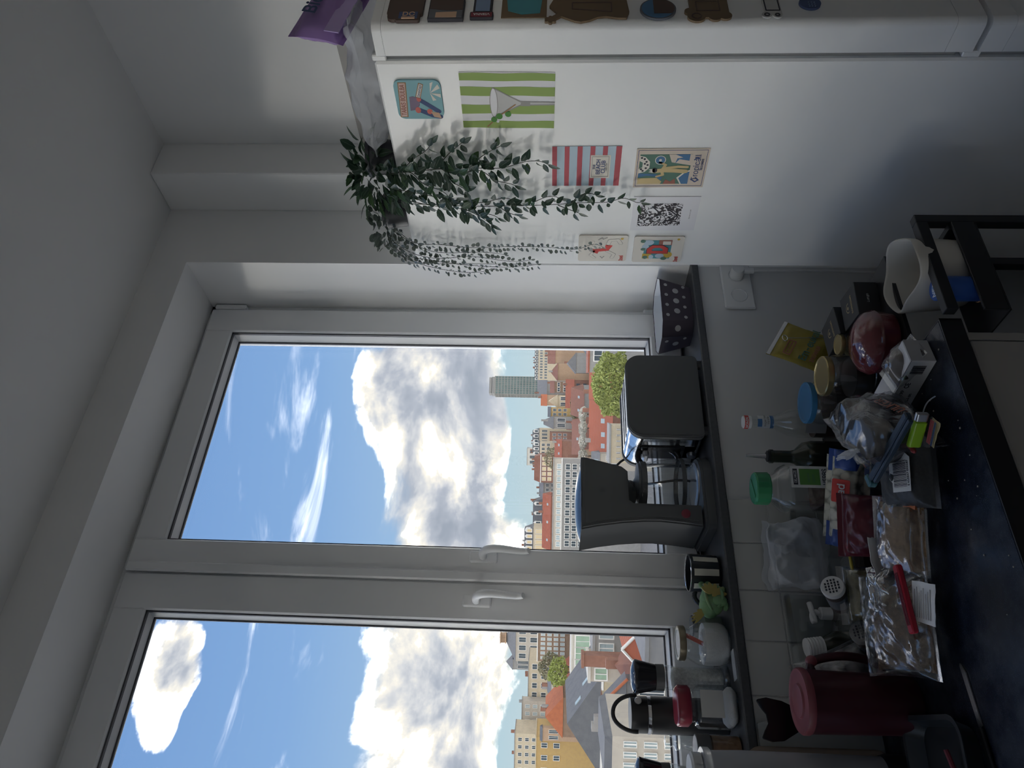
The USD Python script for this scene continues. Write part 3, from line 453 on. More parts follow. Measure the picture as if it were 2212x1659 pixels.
for pts, x in (([(850, 440, .05), (880, 440), (943, 442), (989, 444), (1056, 445.5), (1113, 444), (1192, 442), (1236, 439), (1285, 437.5), (1324, 434), (1348, 428), (1371, 436), (1384, 438)], 1.222), ([(985, 438), (1030, 438), (1060, 434), (1090, 428), (1110, 434)], 1.228), ([(1120, 444), (1150, 438), (1192, 424), (1210, 429)], 1.226), ([(1080, 447), (1105, 462), (1120, 466)], 1.222), ([(1000, 447), (1030, 460), (1052, 462), (1075, 470)], 1.222), ([(1235, 440), (1262, 419), (1285, 420)], 1.226), ([(1205, 443), (1236, 455), (1250, 460)], 1.224)):
    strand(pl, pts, x, .022, .030, .0155, 'leaf_dark' if len(pts) < 12 else 'leaf_dark', p1o)
p2o = V([1.315, 1.255, 1.8975]); pe = T('trailing_plant', 'pale grey-green trailing plant with small round leaves, nearest the window on the fridge', 'plant', p2o)
P(pe, 'pot', lathe([(0, 0), (.034, 0), (.042, .058), (.044, .06), (.044, .066), (.039, .066), (.037, .056), (0, .054)], 28), 'pot_dark')
for i in range(75):
    a, b = rng.uniform(0, 2*PI), rng.uniform(-.3, 1); h = math.sqrt(max(0, 1 - b*b*.7)); d = V([h*math.cos(a), h*math.sin(a), b]); p = V([-.03, .02, .055]) + d*V([.05, .075, .045])*rng.uniform(.5, 1)
    if p[0] > -.06: p[2] = max(p[2], .03)
    k = rng.uniform(.8, 1.25); leaf(pe, p, d + V([rng.uniform(-.5, .2), rng.uniform(-.5, .5), rng.uniform(-.4, .4)]), V([rng.uniform(-.8, .2), rng.uniform(-.5, .5), 1]), .019*k, .016*k, 'leaf_grey', rng.uniform(.1, .3), rng.uniform(0, .5), True)
for pts, x in (([(850, 490, .05), (875, 512, .01), (898, 525), (943, 528), (1000, 534), (1080, 533), (1124, 532.5), (1180, 534), (1217, 537.5), (1255, 536.6), (1270, 531), (1301, 533)], 1.228), ([(840, 505, .05), (868, 535), (903, 551), (961, 558), (1011, 554), (1079, 562), (1147, 561)], 1.222), ([(835, 520, .05), (866, 552), (907, 570), (957, 582), (1000, 588), (1061, 582)], 1.214), ([(850, 520, .05), (880, 552), (930, 562), (985, 570), (1040, 575), (1100, 577), (1160, 571)], 1.218), ([(850, 500, .05), (885, 522), (930, 542), (985, 546), (1040, 545), (1090, 550)], 1.226)):
    strand(pe, pts, x, .0125, .0135, .0105, 'leaf_grey', p2o, True, True, .0008)
# ---------------------------------------------------------------- on the window sill
clear('jar_glass', ior=1.5, rough=.02, base=.035, tint=(.96, .975, .97)); clear('clear_plastic', ior=1.45, rough=.12, base=.10, tint=(.92, .94, .94))
mat('black_plastic', (.075, .079, .082), .55, bump=.03, bscale=500); mat('gloss_black', (.012, .012, .013), .12); mat('chrome', (.80, .81, .83), .12, 1.0); mat('steel', (.55, .55, .56), .3, 1.0)
mat('rubber_black', (.018, .018, .02), .6); mat('plum_card', (.055, .045, .062), .6); mat('card_inner', (.66, .69, .73), .6); mat('dot_grey', (.40, .40, .41), .6)
# baking box with dots: octagonal, flaring, open at the top
bt = T('paper_box', 'open dark paper baking box with pale polka dots at the right-hand end of the sill', 'box', (1.335, 1.675, SILL))
def octo(hx, hy, c): return V([(-hx + c, -hy), (hx - c, -hy), (hx, -hy + c), (hx, hy - c), (hx - c, hy), (-hx + c, hy), (-hx, hy - c), (-hx, -hy + c)])
lo_, hi_ = octo(.088, .055, .03), octo(.108, .074, .034)
def shell(lo, hi, z0, z1, inner=False):
    v = [(*p, z0) for p in lo] + [(*p, z1) for p in hi]; f = []; n = len(lo)
    for i in range(n):
        j = (i + 1) % n; f += [(i, j, n + j), (i, n + j, n + i)]
    f += [(0, i + 1, i) for i in range(1, n - 1)]; m = trimesh.Trimesh(V(v), V(f), process=False)
    if inner: m.invert()
    return m
P(bt, 'wall', shell(lo_, hi_, .0005, .088), 'plum_card', False); P(bt, 'lining', shell(lo_*.985, hi_*.985, .0025, .0875, True), 'card_inner', False)
rim = [(*p, .088) for p in hi_]; P(bt, 'rim', tube(rim, .0012, 6, True), 'plum_card')
for i in (0, 1, 7, 6):
    a, b, c, d = lo_[i], lo_[(i + 1) % 8], hi_[i], hi_[(i + 1) % 8]; L = np.linalg.norm(d - c); u = V([*(d - c)/L, 0]); w = V([*((c + d)/2 - (a + b)/2), .0875]); w /= np.linalg.norm(w); o = V([*(a + b)/2, .0005])
    for q in (np.arange(-.07, .08, .036) if L > .1 else (0,)):
        for (du, h, r) in ((0, .046, .0088), (.018, .074, .0052), (.018, .022, .005)):
            if abs(q + du) + r < L/2 - .004: P(bt, 'dot', lay(mv(lathe([(0, 0), (r, 0), (r, .0004), (0, .0004)], 18), (q + du, h, .0004)), o, u, w), 'dot_grey', False)
# toaster, long side to the room
ts = T('toaster', 'black and chrome two-slot toaster on the sill', 'toaster', (1.02, 1.688, SILL)); W2, H2 = .1235, .198
gg = sbox(-W2, .008, W2, H2).buffer(-.04).buffer(.04, quad_segs=10); gg = unary_union([gg, sbox(-W2, .008, W2, .07).buffer(-.015).buffer(.015)])
def xz(poly, y0, y1, e=0, n=3):
    """a slab standing in the xz plane between y0 and y1, its edges eased by e"""
    out = []
    for i in range(n if e else 1):
        a = PI/2*i/max(1, n - 1); ins, dep = e*(1 - math.cos(a)), e*(1 - math.sin(a)); g = poly.buffer(-ins) if ins else poly
        if e and i == 0: ins = 0; g = poly
        m = prism(g, (y1 - y0) - 2*dep, y0 + dep) if e else prism(g, y1 - y0, y0); m = m.copy(); v = m.vertices; m.vertices = np.stack([v[:, 0], v[:, 2], v[:, 1]], 1); m.invert(); out.append(m)
    return J(*out)
P(ts, 'front_panel', xz(gg, -.088, -.066, .006), 'black_plastic', 40); P(ts, 'back_panel', xz(gg, .066, .088, .006), 'black_plastic', 40)
band = gg.buffer(-.002); top = H2 - .002
slots = [(-.030, -.012), (.012, .030)]
P(ts, 'chrome_band', J(xz(band, -.0655, -.031), xz(band, .031, .0655), xz(band, -.0105, .0105), xz(band.intersection(sbox(-W2, 0, W2, .16)), -.0305, .0305), xz(band.intersection(sbox(-W2, 0, -.09, .2)), -.0305, .0305), xz(band.intersection(sbox(.09, 0, W2, .2)), -.0305, .0305)), 'chrome', 40)
for a, b in slots: P(ts, 'slot', bx(-.088, a, .158, .088, b, .165), 'gloss_black', False)
P(ts, 'lever_slot', J(bx(-W2 - .0015, -.030, .05, -W2 + .004, .030, .165)), 'gloss_black', False); P(ts, 'lever', bx(-W2 - .02, -.02, .14, -W2 - .0016, .02, .155, .004), 'steel', False); P(ts, 'dial', mv(lathe([(0, 0), (.012, 0), (.011, .01), (0, .01)], 20), (-W2 - .0015, .0, .03), ry=-90), 'steel')
[P(ts, 'foot', mv(lathe([(0, 0), (.012, 0), (.012, .01), (0, .01)], 14), (x, y, 0)), 'rubber_black') for x in (-.1, .1) for y in (-.075, .075)]
P(ts, 'cable', tube(curve([(-.06, .089, .03), (-.085, .095, .13), (-.105, .090, .20), (-.14, .085, .218), (-.172, .075, .19), (-.185, .06, .14), (-.18, .05, .02)], 40), .0032, 8), 'rubber_black')
# coffee maker, seen from its side: tank on the left, jug on the right
cm = T('coffee_maker', 'black drip coffee maker with its glass jug, between the toaster and the striped mug', 'coffee maker', (.73, 1.70, SILL))
prof = Polygon([(-.072, .315), (.118, .315), (.116, .30), (.094, .215), (.082, .201), (.006, .200), (-.002, .19), (-.004, .03), (-.058, .03), (-.052, .08), (-.048, .13), (-.049, .17), (-.054, .22), (-.062, .27)])
P(cm, 'body', xz(prof, -.08, .08, .010), 'black_plastic', 45)
def stad(x0, x1, hy): return unary_union([sbox(x0, -hy, x1 - hy, hy), Point(x1 - hy, 0).buffer(hy, quad_segs=14)]).buffer(-.012).buffer(.012)
P(cm, 'base', J(prism(stad(-.064, .150, .083), .020, 0), prism(stad(-.06, .146, .079), .006, .020)), 'black_plastic', 40); P(cm, 'hotplate', mv(lathe([(0, 0), (.062, 0), (.06, .003), (0, .003)], 36), (.078, 0, .0262)), 'steel')
lid = lathe([(0, .014), (.5, .011), (.8, .006), (1, 0)], 32); lid.apply_scale([.096, .079, 1.0]); P(cm, 'top_lid', mv(lid, (.023, 0, .3152)), 'gloss_black'); P(cm, 'switch', mv(lathe([(0, 0), (.011, 0), (.010, .004), (0, .005)], 20), (-.03, -.080, .07), rx=90), 'ink_wine')
P(cm, 'funnel', mv(lathe([(.018, 0), (.03, .012), (.05, .026), (0, .026)], 28), (.05, 0, .176)), 'black_plastic')
P(cm, 'cable', tube(curve([(-.05, .081, .02), (-.07, .094, .01), (-.02, .095, .006), (.08, .1, .005), (.19, .085, .005), (.27, .098, .006)], 30), .003, 8), 'rubber_black')
jg = T('coffee_jug', 'glass coffee jug with black handle and lid standing on the coffee maker plate', 'jug', (.808, 1.70, SILL + .0292))
P(jg, 'glass', lathe([(.0, .001), (.052, .001), (.062, .008), (.068, .03), (.068, .06), (.064, .09), (.058, .118), (.055, .134)], 40), 'jar_glass', 60)
P(jg, 'collar', lathe([(.0675, .028), (.0705, .029), (.0705, .038), (.0685, .039)], 40), 'black_plastic'); P(jg, 'rim', lathe([(.054, .122), (.0605, .122), (.0605, .136), (.054, .136)], 40), 'black_plastic')
P(jg, 'lid', lathe([(.0, .1365), (.057, .1365), (.056, .142), (.02, .147), (.011, .152), (.013, .160), (.011, .164), (0, .165)], 36), 'black_plastic')
P(jg, 'handle', tube(curve([(.058, -.01, .130), (.085, -.014, .135), (.103, -.018, .115), (.104, -.018, .08), (.092, -.015, .045), (.071, -.01, .033)], 24), [.008]*4 + list(np.linspace(.0085, .013, 10)) + list(np.linspace(.013, .008, 10)), 10), 'gloss_black', 60)
# striped mug
mg = T('mug', 'black and cream vertically striped mug on the sill', 'mug', (.573, 1.664, SILL)); pap('mug_cream', (.58, .56, .46)); mat('mug_black', (.02, .022, .026), .25); mat('mug_cream_gloss', (.60, .58, .49), .3)
P(mg, 'body', lathe([(0, .001), (.036, .001), (.040, .006), (.0425, .064), (.0425, .068), (.0395, .068), (.0385, .01), (0, .008)], 48), 'mug_black'); P(mg, 'rim', lathe([(.0395, .0681), (.0427, .0681), (.0428, .0695), (.041, .0705), (.0394, .0695)], 48), 'chrome')
for i in range(8):
    a0 = i*2*PI/8 + .33; a = np.linspace(a0, a0 + .36, 7); v = []
    for z, r in ((.007, .0409), (.0625, .0431)): v += [(r*math.cos(q), r*math.sin(q), z) for q in a]
    v += [(r2*.985, y*.985, z) for r2, y, z in v]; q = V(v); f = []
    for j in range(6): f += [(j, j + 1, 8 + j), (j, 8 + j, 7 + j)]
    P(mg, 'stripe', trimesh.Trimesh(q[:14], V(f), process=False), 'mug_cream_gloss', True)
P(mg, 'handle', tube(curve([(-.040, .008, .055), (-.062, .012, .052), (-.068, .013, .034), (-.058, .012, .016), (-.039, .008, .012)], 18), .0055, 10), 'mug_black', 60)
# green winged figurine
mat('jade_green', (.16, .30, .14), .32, subsurface_weight=.15, subsurface_scale=.004); mat('wing_gold', (.42, .34, .10), .35)
fg = T('figurine', 'small green winged figurine with golden wings and a ring-shaped tail', 'figurine', (.497, 1.628, SILL), rz=20)
body = [ball((0, 0, .030), (.033, .026, .026), 3), ball((-.010, .004, .036), (.026, .024, .022), 3), ball((.014, -.004, .028), (.024, .025, .023), 3)]
P(fg, 'body', J(*body), 'jade_green', 60)
for s in (-1, 1): P(fg, 'thigh', ball((-.012 + .02*(s > 0), -.021 + .008*(s > 0), .018), (.014, .009, .016), 3), 'jade_green', 60)
P(fg, 'fold', tube(curve([(-.028, -.018, .024), (-.006, -.028, .012), (.022, -.022, .014), (.034, -.008, .026)], 16), .0035, 8), 'jade_green', 60); P(fg, 'fold', tube(curve([(-.03, -.012, .036), (-.012, -.026, .046), (.012, -.025, .046), (.03, -.012, .04)], 16), .003, 8), 'jade_green', 60)
P(fg, 'foot', J(*[mv(rbox(.016, .02, .010, .006, b=.003), (x, -.012, 0)) for x in (-.020, .020)]), 'jade_green'); P(fg, 'tail', tube([(.040 + .0095*math.cos(a), -.006, .040 + .0095*math.sin(a)) for a in np.linspace(0, 2*PI, 24, endpoint=False)], .0045, 10, True), 'jade_green', 60)
wing = unary_union([affinity.rotate(affinity.scale(Point(0, .017).buffer(1), .0055, .019 - .0015*i), -60 + 26*i, origin=(0, 0)) for i in range(6)]); wm = prism(wing.buffer(0), .003)
P(fg, 'wing', lay(wm, (-.026, .004, .048), (-.5, .3, .2), (-.35, 0, .94)), 'wing_gold', False); P(fg, 'wing', lay(mv(wm, (0, 0, 0), rz=-100), (-.004, -.0265, .032), (.98, -.1, 0), (.1, -.2, .95)), 'wing_gold', False)
# little dark bottle behind the flour jar
lb = T('small_bottle', 'small bottle with a dark cap in the shade between the figurine and the flour jar', 'bottle', (.462, 1.70, SILL)); mat('pale_green_plastic', (.26, .30, .24), .4)
P(lb, 'bottle', lathe([(0, 0), (.022, 0), (.024, .004), (.024, .038), (.012, .05), (.012, .052), (0, .052)], 28), 'pale_green_plastic'); P(lb, 'cap', lathe([(0, .0522), (.013, .0522), (.013, .062), (.024, .063), (.023, .066), (0, .067)], 28), 'black_plastic')
# flour jar
fj = T('flour_jar', 'round glass jar half full of white flour with a red spoon inside', 'jar', (.412, 1.652, SILL)); mat('flour', (.60, .60, .60), .95, bump=.3, bscale=300); mat('lid_bronze', (.22, .19, .13), .35, .7); mat('spoon_red', (.50, .10, .07), .4)
P(fj, 'glass', lathe([(0, .0006), (.034, .0006), (.0415, .006), (.0455, .02), (.0465, .045), (.044, .065), (.037, .08), (.0325, .086), (.0325, .093)], 44), 'jar_glass', 60)
tp = lathe([(0, .054), (.012, .051), (.024, .056), (.034, .049), (.0432, .054)], 36); tp.vertices[:, 2] += .007*(meshkit.noise(tp.vertices*110, 3) - .5)*(np.hypot(tp.vertices[:, 0], tp.vertices[:, 1]) < .042)
P(fj, 'flour', J(lathe([(0, .003), (.033, .003), (.040, .008), (.0438, .02), (.0448, .045), (.0432, .054)], 36), tp), 'flour', 50, kind='stuff'); P(fj, 'spoon', mv(bx(-.0045, -.001, 0, .0045, .001, .06, .0008), (-.012, -.012, .037), ry=26), 'spoon_red', False)
P(fj, 'lid', lathe([(0, .0935), (.0355, .0935), (.0365, .095), (.0365, .105), (.035, .108), (.030, .1075), (.028, .106), (0, .106)], 44), 'lid_bronze'); P(fj, 'lid_print', lathe([(0, .1062), (.0275, .1062), (.0275, .1065), (0, .1066)], 36), 'ink_light_grey', False)
# grinders
mat('salt', (.42, .43, .43), .8, c2=(.62, .63, .62), scale=160); mat('gloss_cap', (.015, .015, .017), .08)
def grinder(label, loc):
    g = T('salt_grinder', label, 'grinder', loc)
    P(g, 'foot', lathe([(0, 0), (.030, 0), (.0305, .004), (.028, .012), (0, .012)], 36), 'clear_plastic'); P(g, 'glass', lathe([(.027, .0125), (.0275, .02), (.0245, .05), (.0235, .09), (.0245, .12), (.0265, .137)], 36), 'jar_glass', 60)
    P(g, 'salt', lathe([(0, .014), (.025, .014), (.0255, .02), (.0225, .05), (.0215, .09), (.0222, .118), (0, .122)], 30), 'salt', 60, kind='stuff'); P(g, 'grinding_ring', lathe([(0, .1372), (.0275, .1372), (.027, .155), (0, .155)], 36), 'black_plastic')
    P(g, 'cap', lathe([(0, .1552), (.027, .1552), (.029, .165), (.0345, .192), (.036, .198), (.034, .202), (.02, .207), (0, .209)], 40), 'gloss_cap', 50); return g
grinder('tall glass salt grinder with a flaring black cap, next to the flour jar', (.347, 1.69, SILL)); grinder('black-capped salt grinder cut off by the left edge of the view', (.155, 1.69, SILL))
O('paper_slip', bx(-.03, -.012, 0, .03, .012, .0015), 'card_inner', 'small pale paper slip on the sill edge in front of the salt grinder', 'paper', (.362, 1.615, SILL), rz=3, smooth=False)
# jar with a dark red lid
rj = T('spice_jar', 'rounded square glass jar with a dark red lid and white powder at the bottom', 'jar', (.283, 1.640, SILL)); mat('lid_red', (.20, .018, .035), .25); mat('paper_label', (.50, .50, .48), .7)
P(rj, 'glass', J(rbox(.082, .07, .088, .024, .0005, .010), lathe([(.031, .0885), (.031, .094)], 36)), 'jar_glass', 50); P(rj, 'powder', rbox(.076, .064, .022, .022, .003, .008), 'flour', 50, kind='stuff'); P(rj, 'label', bx(-.026, -.0356, .032, .026, -.0352, .078), 'paper_label', False); P(rj, 'lid', rbox(.078, .066, .030, .026, .0945, .005), 'lid_red', 50)
# black flask with a strap handle
fk = T('vacuum_flask', 'tall black flask with a looped strap handle behind the red-lidded jar', 'flask', (.278, 1.735, SILL)); mat('flask_black', (.014, .014, .015), .38)
P(fk, 'body', lathe([(0, 0), (.036, 0), (.038, .004), (.038, .162), (.036, .165), (0, .165)], 44), 'flask_black'); P(fk, 'band', lathe([(.0365, .1652), (.0385, .1652), (.0385, .172), (.0365, .172)], 44), 'chrome'); P(fk, 'lid', lathe([(0, .1725), (.0375, .1725), (.0375, .205), (.036, .208), (0, .208)], 44), 'flask_black')
P(fk, 'strap', tube(curve([(.036, -.012, .193), (.03, -.012, .225), (.012, -.012, .243), (-.008, -.012, .245), (-.028, -.012, .228), (-.036, -.012, .193)], 26), .0045, 10), 'rubber_black', 60); P(fk, 'rivet', mv(lathe([(0, 0), (.008, 0), (.007, .003), (0, .003)], 20), (.022, -.0335, .193), rx=90), 'steel')
# brown jar, glass bits
mat('spice_brown', (.16, .075, .03), .7, c2=(.22, .11, .045), scale=90)
bj = T('spice_jar', 'small jar of brown spice with a dark lid on the sill', 'jar', (.202, 1.645, SILL)); P(bj, 'glass', lathe([(0, .0005), (.028, .0005), (.030, .004), (.030, .062)], 32), 'jar_glass', 60); P(bj, 'spice', lathe([(0, .003), (.0275, .003), (.0282, .006), (.0282, .058), (0, .06)], 28), 'spice_brown', kind='stuff'); P(bj, 'lid', lathe([(0, .0622), (.031, .0622), (.031, .086), (.029, .089), (0, .0895)], 32), 'black_plastic'); P(bj, 'lid_print', lathe([(0, .0896), (.027, .0896), (0, .0899)], 28), 'ink_light_grey', False)
gb = T('glass_stopper_jar', 'little clear glass jar with a glass stopper behind the brown spice jar', 'jar', (.232, 1.77, SILL)); P(gb, 'glass', lathe([(0, .0005), (.022, .0005), (.024, .004), (.024, .07), (.015, .085), (.015, .1)], 28), 'jar_glass', 60); P(gb, 'stopper', lathe([(0, .1005), (.016, .1005), (.018, .108), (.008, .113), (.014, .123), (.012, .131), (0, .133)], 28), 'jar_glass', 60)
# ---------------------------------------------------------------- wall socket behind the fridge
mat('socket_white', (.72, .72, .71), .35)
sk = T('double_socket', 'white double wall socket beside the fridge, a plug in its right half', 'socket', (1.378, YW - .001, 1.035))
P(sk, 'plate', mv(rbox(.158, .083, .009, .004, b=.003), (0, 0, 0), rx=90), 'socket_white', False)
for x in (-.036, .036): P(sk, 'well', mv(lathe([(.0225, .0092), (.0235, .0105), (.0222, .0115), (.019, .004), (0, .0035)], 36), (x, 0, 0), rx=90), 'socket_white', 40)
for x in (-.046, -.027): P(sk, 'hole', mv(lathe([(0, .0036), (.0025, .0036), (0, .004)], 12), (x, 0, 0), rx=90), 'edge_black')
pg = P(sk, 'plug', mv(lathe([(0, .004), (.0185, .004), (.0195, .03), (.016, .042), (0, .044)], 32), (.036, 0, 0), rx=90), 'socket_white', 40); P(sk, 'plug_neck', mv(rbox(.016, .014, .03, .005), (.036, -.032, -.045)), 'socket_white')
P(sk, 'cable', tube(curve([(.036, -.032, -.045), (.04, -.03, -.10), (.043, -.025, -.25), (.045, -.022, -.45)], 24), .0035, 8), 'socket_white')
# ---------------------------------------------------------------- black metal rack beside the fridge
mat('rack_black', (.012, .012, .013), .45)
rk = T('metal_rack', 'black square-tube metal rack standing between the worktop and the fridge', 'rack', (.815, .98, 0)); bar = .018
P(rk, 'top_rail', bx(-.01, 0, .873, .192, bar, .893, .001), 'rack_black', False)
for x, y, h in ((.192, 0, .893), (-.0105, .11, .79), (.205, .58, .888), (.205, .125, .888), (-.0105, .58, .888)): P(rk, 'post', bx(x, y, 0, x + bar, y + bar, h, .001), 'rack_black', False)
P(rk, 'tray', bx(-.01, .002, .787, .19, .12, .79), 'rack_black', False); P(rk, 'tray_lip', bx(-.0105, -.001, .792, .1915, .0045, .832, .001), 'rack_black', False); P(rk, 'tray_lip', bx(.178, .005, .792, .1905, .12, .836, .001), 'rack_black', False)
P(rk, 'shelf', bx(-.0105, .125, .889, .223, .598, .896), 'rack_black', False); P(rk, 'lower_shelf', bx(-.01, .02, .30, .21, .58, .305), 'rack_black', False); P(rk, 'cross_rail', bx(-.01, 0, .40, .192, bar, .42, .001), 'rack_black', False)
mat('ceramic_cream', (.60, .57, .51), .55, bump=.06, bscale=60)
def wavy(r, z, amp, ph, n=72): a = np.arange(n)*2*PI/n; return np.stack([r*(1 + amp*np.sin(3*a + ph))*np.cos(a), r*(1 + amp*np.sin(3*a + ph))*np.sin(a), z + amp*.06*np.sin(4*a + ph*2)], 1)
def loft(rings, cap=True):
    n = len(rings[0]); v = np.vstack(rings); f = []
    for i in range(len(rings) - 1):
        for j in range(n): a, b = i*n + j, i*n + (j + 1) % n; f += [(a, b, b + n), (a, b + n, a + n)]
    if cap:
        v = np.vstack([v, rings[0].mean(0), rings[-1].mean(0)]); c = len(v) - 2; m = (len(rings) - 1)*n
        f += [(c, (j + 1) % n, j) for j in range(n)] + [(c + 1, m + j, m + (j + 1) % n) for j in range(n)]
    return trimesh.Trimesh(v, V(f), process=False)
vs = T('vase', 'cream ceramic pot with a wavy rim on the black rack', 'pot', (.943, 1.050, .7905)); prof = [(.045, 0, .0), (.058, .006, .01), (.064, .03, .03), (.067, .07, .04), (.068, .10, .06), (.0695, .116, .07), (.0675, .119, .07), (.065, .115, .07), (.063, .08, .05), (.058, .02, .04), (.04, .012, 0)]
P(vs, 'pot', loft([wavy(r, z, a, .9) for r, z, a in prof]), 'ceramic_cream', 60)
bt = T('tablet_tub', 'small blue tub with white lettering on its lid, in front of the cream pot', 'tub', (.868, 1.004, .7905)); mat('tub_blue', (.03, .09, .34), .35); mat('tub_pale', (.16, .30, .58), .35)
P(bt, 'body', lathe([(0, 0), (.016, 0), (.021, .01), (.0225, .07), (.0205, .088), (0, .0885)], 32), 'tub_blue'); P(bt, 'lid', lathe([(0, .0888), (.0215, .0888), (.0215, .0935), (.02, .095), (0, .095)], 32), 'tub_blue'); P(bt, 'lid_patch', lathe([(0, .0952), (.012, .0952), (.0118, .0954), (0, .0954)], 24), 'tub_pale', False)
P(bt, 'lettering', mv(txt('NEO', .010, True, .0004, .026, True), (0, .003, .0955), rz=-25), 'ink_white', False); P(bt, 'lettering', lay(txt('VIF', .009, True, .0006, .02, True), (0, -.0215, .02), (1, 0, 0), (0, 0, 1)), 'ink_light_grey', False)
kp = O('kraft_paper', wob(mv(bx(-.018, -.0008, 0, .018, .0008, .028), (0, 0, 0)).subdivide().subdivide().subdivide(), .006, 60, 2), mat('kraft', (.30, .16, .08), .8), 'crumpled brown paper scrap peeping out beside the worktop corner', 'paper', (.83, .995, .7925), rz=40, smooth=False)
# ---------------------------------------------------------------- groceries on the rack's shelf and the worktop's right end
mat('box_black', (.016, .016, .017), .5); mat('gold_print', (.33, .25, .13), .5); SH = .8965
def coffee(label, loc, rz, size, logo):
    c = T('coffee_box', label, 'box', loc, rz=rz); w, d, h = size; P(c, 'carton', bx(-w/2, -d/2, 0, w/2, d/2, h, .001), 'box_black', False)
    P(c, 'lettering', mv(txt('BARISSIMO', .006, True, .0003, .042, True), (0, -.012, h + .0001)), 'gold_print', False); P(c, 'emblem', mv(prism(unary_union([Point(0, 0).buffer(.011).difference(Point(0, 0).buffer(.009)).intersection(sbox(-.02, -.002, .02, .02)), Point(0, .002).buffer(.0035)]), .0003), (0, .004, h + .0001)), 'gold_print', False)
    P(c, 'lettering', lay(txt('Lungo', .005, False, .0003, None, True), (0, -d/2 - .0001, h*.5), (1, 0, 0), (0, 0, 1)), 'ink_light_grey', False)
coffee('black coffee carton with gold print, the one nearer the cream pot', (.985, 1.20, SH), -8, (.075, .075, .045), 0); coffee('black coffee carton with gold print, beside the yellow sweet bag', (.985, 1.285, SH), 3, (.075, .08, .055), 0)
mat('burgundy_glaze', (.11, .018, .022), .12, coat_weight=.6)
dm = T('lidded_pot', 'glossy burgundy pot with a domed lid behind the white carton', 'pot', (.873, 1.170, SH)); P(dm, 'pot', lathe([(0, 0), (.050, 0), (.058, .006), (.061, .034), (0, .034)], 44), 'burgundy_glaze'); P(dm, 'lid', lathe([(0, .0345), (.062, .0345), (.063, .039), (.057, .052), (.040, .064), (.018, .070), (0, .0715)], 44), 'burgundy_glaze', 50)
mat('dark_filling', (.03, .022, .02), .7, c2=(.06, .04, .03), scale=60); clear('film', ior=1.5, rough=.16, base=.12, tint=(.94, .95, .96)); clear('film_shiny', ior=1.5, rough=.14, base=.10, tint=(.9, .92, .95))
def clearbag(name, label, cat, loc, w, h, t, fill, seed, rz=0, rx=0, ry=0, crumple=.006, film='film', nose=.86):
    b = T(name, label, cat, loc, rz=rz, rx=rx, ry=ry); o = pillow(w, h, t, seed, (30, 36), crumple); P(b, 'film', o, film, 60); i = pillow(w*.86, h*.80, t*nose, seed, (26, 30), crumple*.9); i.apply_translation([0, 0, h*.05]); P(b, 'contents', i, fill, 60, kind='stuff'); return b
clearbag('coffee_bag', 'clear bag of something dark lying over the right-hand corner of the worktop', 'bag', (.780, 1.045, .918), .07, .09, .034, 'dark_filling', 3, rz=25, rx=-68)
wb = T('carton', 'narrow white carton with a barcode lying near the corner of the worktop', 'box', (.752, 1.118, ZK + .0005), rz=98); mat('carton_white', (.62, .62, .63), .6); mat('carton_grey', (.40, .40, .41), .6)
P(wb, 'carton', bx(-.075, -.024, 0, .075, .024, .044, .001), 'carton_white', False); P(wb, 'flap', bx(-.0765, -.024, .002, -.0752, .024, .043), 'carton_grey', False)
fy = .0242; q = lambda m, x, z: lay(m, (x, fy, z), (-1, 0, 0), (0, 0, 1)); rb = random.Random(4)
P(wb, 'barcode', q(J(*[bx(.0009*i, 0, 0, .0009*i + rb.choice((.0003, .0005, .0007)), .022, .0002) for i in range(24)]), -.042, .012), 'ink_black', False, kind='stuff')
P(wb, 'lettering', q(txt('9.5x14 cm', .005, True, .0002), .045, .010), 'ink_black', False); P(wb, 'lettering', q(txt('CE', .008, True, .0002), -.004, .022), 'ink_black', False); P(wb, 'lettering', q(txt('PP', .006, True, .0002), .012, .025), 'ink_black', False); P(wb, 'picture', q(bx(0, 0, 0, .024, .030, .0002), .070, .006), mat('berry_print', (.22, .07, .06), .6, c2=(.4, .3, .25), scale=130), False); P(wb, 'edge_line', bx(-.075, .0241, .0415, .075, .0243, .0422), 'ink_black', False)
mat('lid_gold', (.42, .33, .16), .28, .85); mat('lid_blue', (.035, .16, .33), .4); mat('coffee_dark', (.014, .010, .008), .6); mat('herb_fill', (.14, .12, .06), .85, c2=(.22, .2, .1), scale=120)
def jar(label, loc, r, h, fill, lid, fh, name='storage_jar', lidh=.014):
    j = T(name, label, 'jar', loc); P(j, 'glass', lathe([(0, .0006), (r*.88, .0006), (r, .008), (r, h*.76), (r*.86, h*.88), (r*.84, h - lidh)], 40), 'jar_glass', 60); P(j, 'contents', lathe([(0, .003), (r*.86, .003), (r*.955, .01), (r*.955, h*fh), (0, h*fh + .002)], 34), fill, 60, kind='stuff')
    P(j, 'lid', lathe([(0, h - lidh + .0005), (r*.92, h - lidh + .0005), (r*.94, h - lidh + .002), (r*.94, h - .002), (r*.9, h), (r*.84, h - .001), (r*.82, h - .002), (0, h - .002)], 44), lid, 40); return j
jar('wide jar of dark coffee with a gold lid at the end of the worktop', (.868, 1.282, SH), .044, .098, 'coffee_dark', 'lid_gold', .42); jar('wide jar with a blue lid right behind the gold-lidded coffee jar', (.862, 1.378, SH), .048, .105, 'dark_filling', 'lid_blue', .5); jar('small jar of dried herbs with a gold lid beside the yellow bag', (.935, 1.262, SH), .0235, .058, 'herb_fill', 'lid_gold', .66, lidh=.010)
